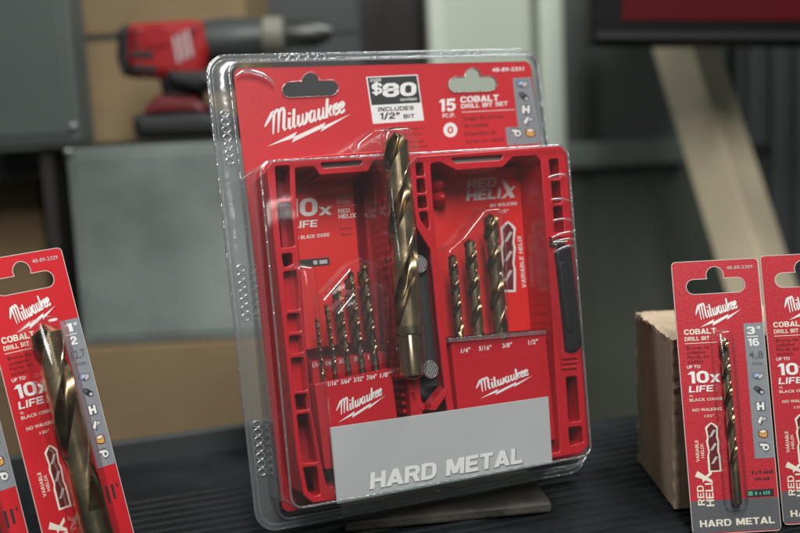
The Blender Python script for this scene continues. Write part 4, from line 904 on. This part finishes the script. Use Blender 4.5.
mb.loops(ls, CLR, cap1=True); sh = mb.build('clear_blister', pack, smooth=75)
def bead(name, loop, z, r, mt_, parent):  # clear bead added along an edge so it shows a highlight line
    n = len(loop); rows = []
    for i in range(n):
        p0 = Vector(loop[i - 1]); p1 = Vector(loop[(i + 1) % n]); p = Vector(loop[i]); t = (p1 - p0).normalized(); nn = Vector((-t.y, t.x))
        rows.append([(p.x + nn.x * r * math.cos(6.2832 * j / 8), p.y + nn.y * r * math.cos(6.2832 * j / 8), z + r * math.sin(6.2832 * j / 8)) for j in range(8)])
    rows.append(rows[0]); mb = MB(); mb.loops(rows, mt_); return mb.build(name, parent, smooth=60)
bead('outer_bead', inset(flo, .0005), .0, .00055, CLRE, fl); bead('inner_bead', cardo, .0028, .0005, CLRE, fl); bead('step_bead', inset(flo, .0030), .0003, .0004, CLRF, fl)
bead('blister_glint_bead', TI(.0006), ZT - .0006, .0006, CLRE, sh)
# embossed crimps on the flange: rows of small loops
def torus(mb, c, ex, ey, R, r, mt_, n=14, k=8):
    lp = []
    for i in range(n + 1):
        t = 6.2832 * i / n; cen = Vector(c) + ex * (R * math.cos(t)) + ey * (R * .8 * math.sin(t)); rad = (cen - Vector(c)).normalized()
        lp.append([tuple(cen + rad * (r * math.cos(6.2832 * j / k)) + Vector((0, 0, r * math.sin(6.2832 * j / k)))) for j in range(k)])
    mb.loops(lp, mt_)
CR = clear('crimp', 0.20, 0.08, tint=(.86, .88, .9), haze=.22, bump=0)
def crimp(a, b, n_):
    mb = MB(); A_ = mp(*a, .001); B_ = mp(*b, .001)
    for i in range(n_):
        t = i / (n_ - 1); torus(mb, (A_[0] + (B_[0] - A_[0]) * t, A_[1] + (B_[1] - A_[1]) * t, .0012), Vector((1, 0, 0)), Vector((0, 1, 0)), .0021, .0004, CR)
    mb.build('crimp_row', fl, smooth=60)
crimp((224.5, 114), (230, 161), 7); crimp((241, 268), (246, 317), 7); crimp((257, 424), (262, 472), 7); crimp((283, 58.5), (321, 57.2), 5); crimp((444, 54.5), (480, 53.2), 5)
# raised dome over the big bit
def dome(name, pts, z0, z1, r, mt_=CLR, k=6, edge=.003):
    pq = polyL(pts, z1); I = lambda d: shrink(pq, r, d, k); mb = MB(); ls = [loopz(I(-edge * .35), z0)]
    for t in range(5): th_ = math.pi / 2 * t / 4; ls.append(loopz(I(edge * (1 - math.cos(th_))), z1 - edge + edge * math.sin(th_) if z1 - edge > z0 else z0 + (z1 - z0) * math.sin(th_)))
    mb.loops(ls, mt_, cap1=True); return mb.build(name, sh, smooth=75)
dome('bit_dome', [(381, 127), (409, 125), (430, 378), (402, 382)], .004, .0495, .007)
dome('shoulder_dome', [(354, 143), (372, 128), (410, 125), (420, 138), (424, 165), (352, 170)], .004, .0385, .006)
dome('fold', [(293, 262), (316, 266), (320, 300), (338, 495), (328, 497), (312, 420)], ZT - .002, ZT + .0022, .003)
dome('small_bit_dome', [(318, 300), (348, 266), (366, 257), (382, 262), (390, 360), (326, 376)], .026, .0345, .006)
dome('small_bit_dome', [(334, 312), (352, 290), (384, 281), (392, 290), (390, 362), (330, 376)], .026, .0362, .004)
dome('large_bit_dome', [(446, 250), (462, 236), (484, 208), (506, 206), (512, 338), (452, 342)], .024, .0370, .004)
dome('latch_dome', [(552, 240), (574, 238), (587, 352), (566, 356)], ZT - .002, ZT + .0035, .004, CLRP)
# creases in the blister at the right corner
mb = MB()
for (a, b, dz) in (((548, 178), (572, 176), 0), ((551, 200), (575, 203), 0), ((553, 221), (577, 222), 0), ((552, 238), (580, 232), 0), ((553, 243), (581, 240), 0), ((552, 253), (578, 246), .002)):
    A_ = mp(*a, ZT); B_ = mp(*b, ZT); d = Vector((B_[0] - A_[0], B_[1] - A_[1], 0)); nn = Vector((-d.y, d.x, 0)).normalized()
    lp = []
    for j in range(7):
        th_ = math.pi * j / 6; row = []
        for i in range(9):
            t = i / 8; c_ = Vector((A_[0], A_[1], ZT + dz)) + d * t + nn * (.0012 * math.sin(math.pi * t)); zz = -(.010 * max(0, t - .75) / .25) if t > .75 else 0
            row.append(tuple(c_ + nn * (.0007 * math.cos(th_)) + Vector((0, 0, .0007 * math.sin(th_) - .0002 + zz))))
        lp.append(row)
    mb.loops(lp, CR, close=False)
mb.build('crease', sh, smooth=60)
# bead imitating a curved lamp reflection across the card's top left corner
mb = MB(); pts = [(236, 76), (242, 71.5), (252, 71.5), (262, 74.5), (270, 79.5), (276, 86)]; rows = []
pts2 = []
for i in range(len(pts) - 1):
    for t in range(4): pts2.append((pts[i][0] + (pts[i + 1][0] - pts[i][0]) * t / 4, pts[i][1] + (pts[i + 1][1] - pts[i][1]) * t / 4))
pl3 = [Vector(mp(x, y, .0036)) for x, y in pts2]
for i, p in enumerate(pl3):
    t = (pl3[min(i + 1, len(pl3) - 1)] - pl3[max(i - 1, 0)]).normalized(); nn = Vector((-t.y, t.x)); r = .0003 + .0009 * math.sin(math.pi * (i + .5) / len(pl3))
    rows.append([(p.x + nn.x * r * math.cos(6.2832 * j / 8), p.y + nn.y * r * math.cos(6.2832 * j / 8), .0036 + r * .6 * math.sin(6.2832 * j / 8)) for j in range(8)])
mb.loops(rows, CR); mb.build('corner_glint', fl, smooth=60)
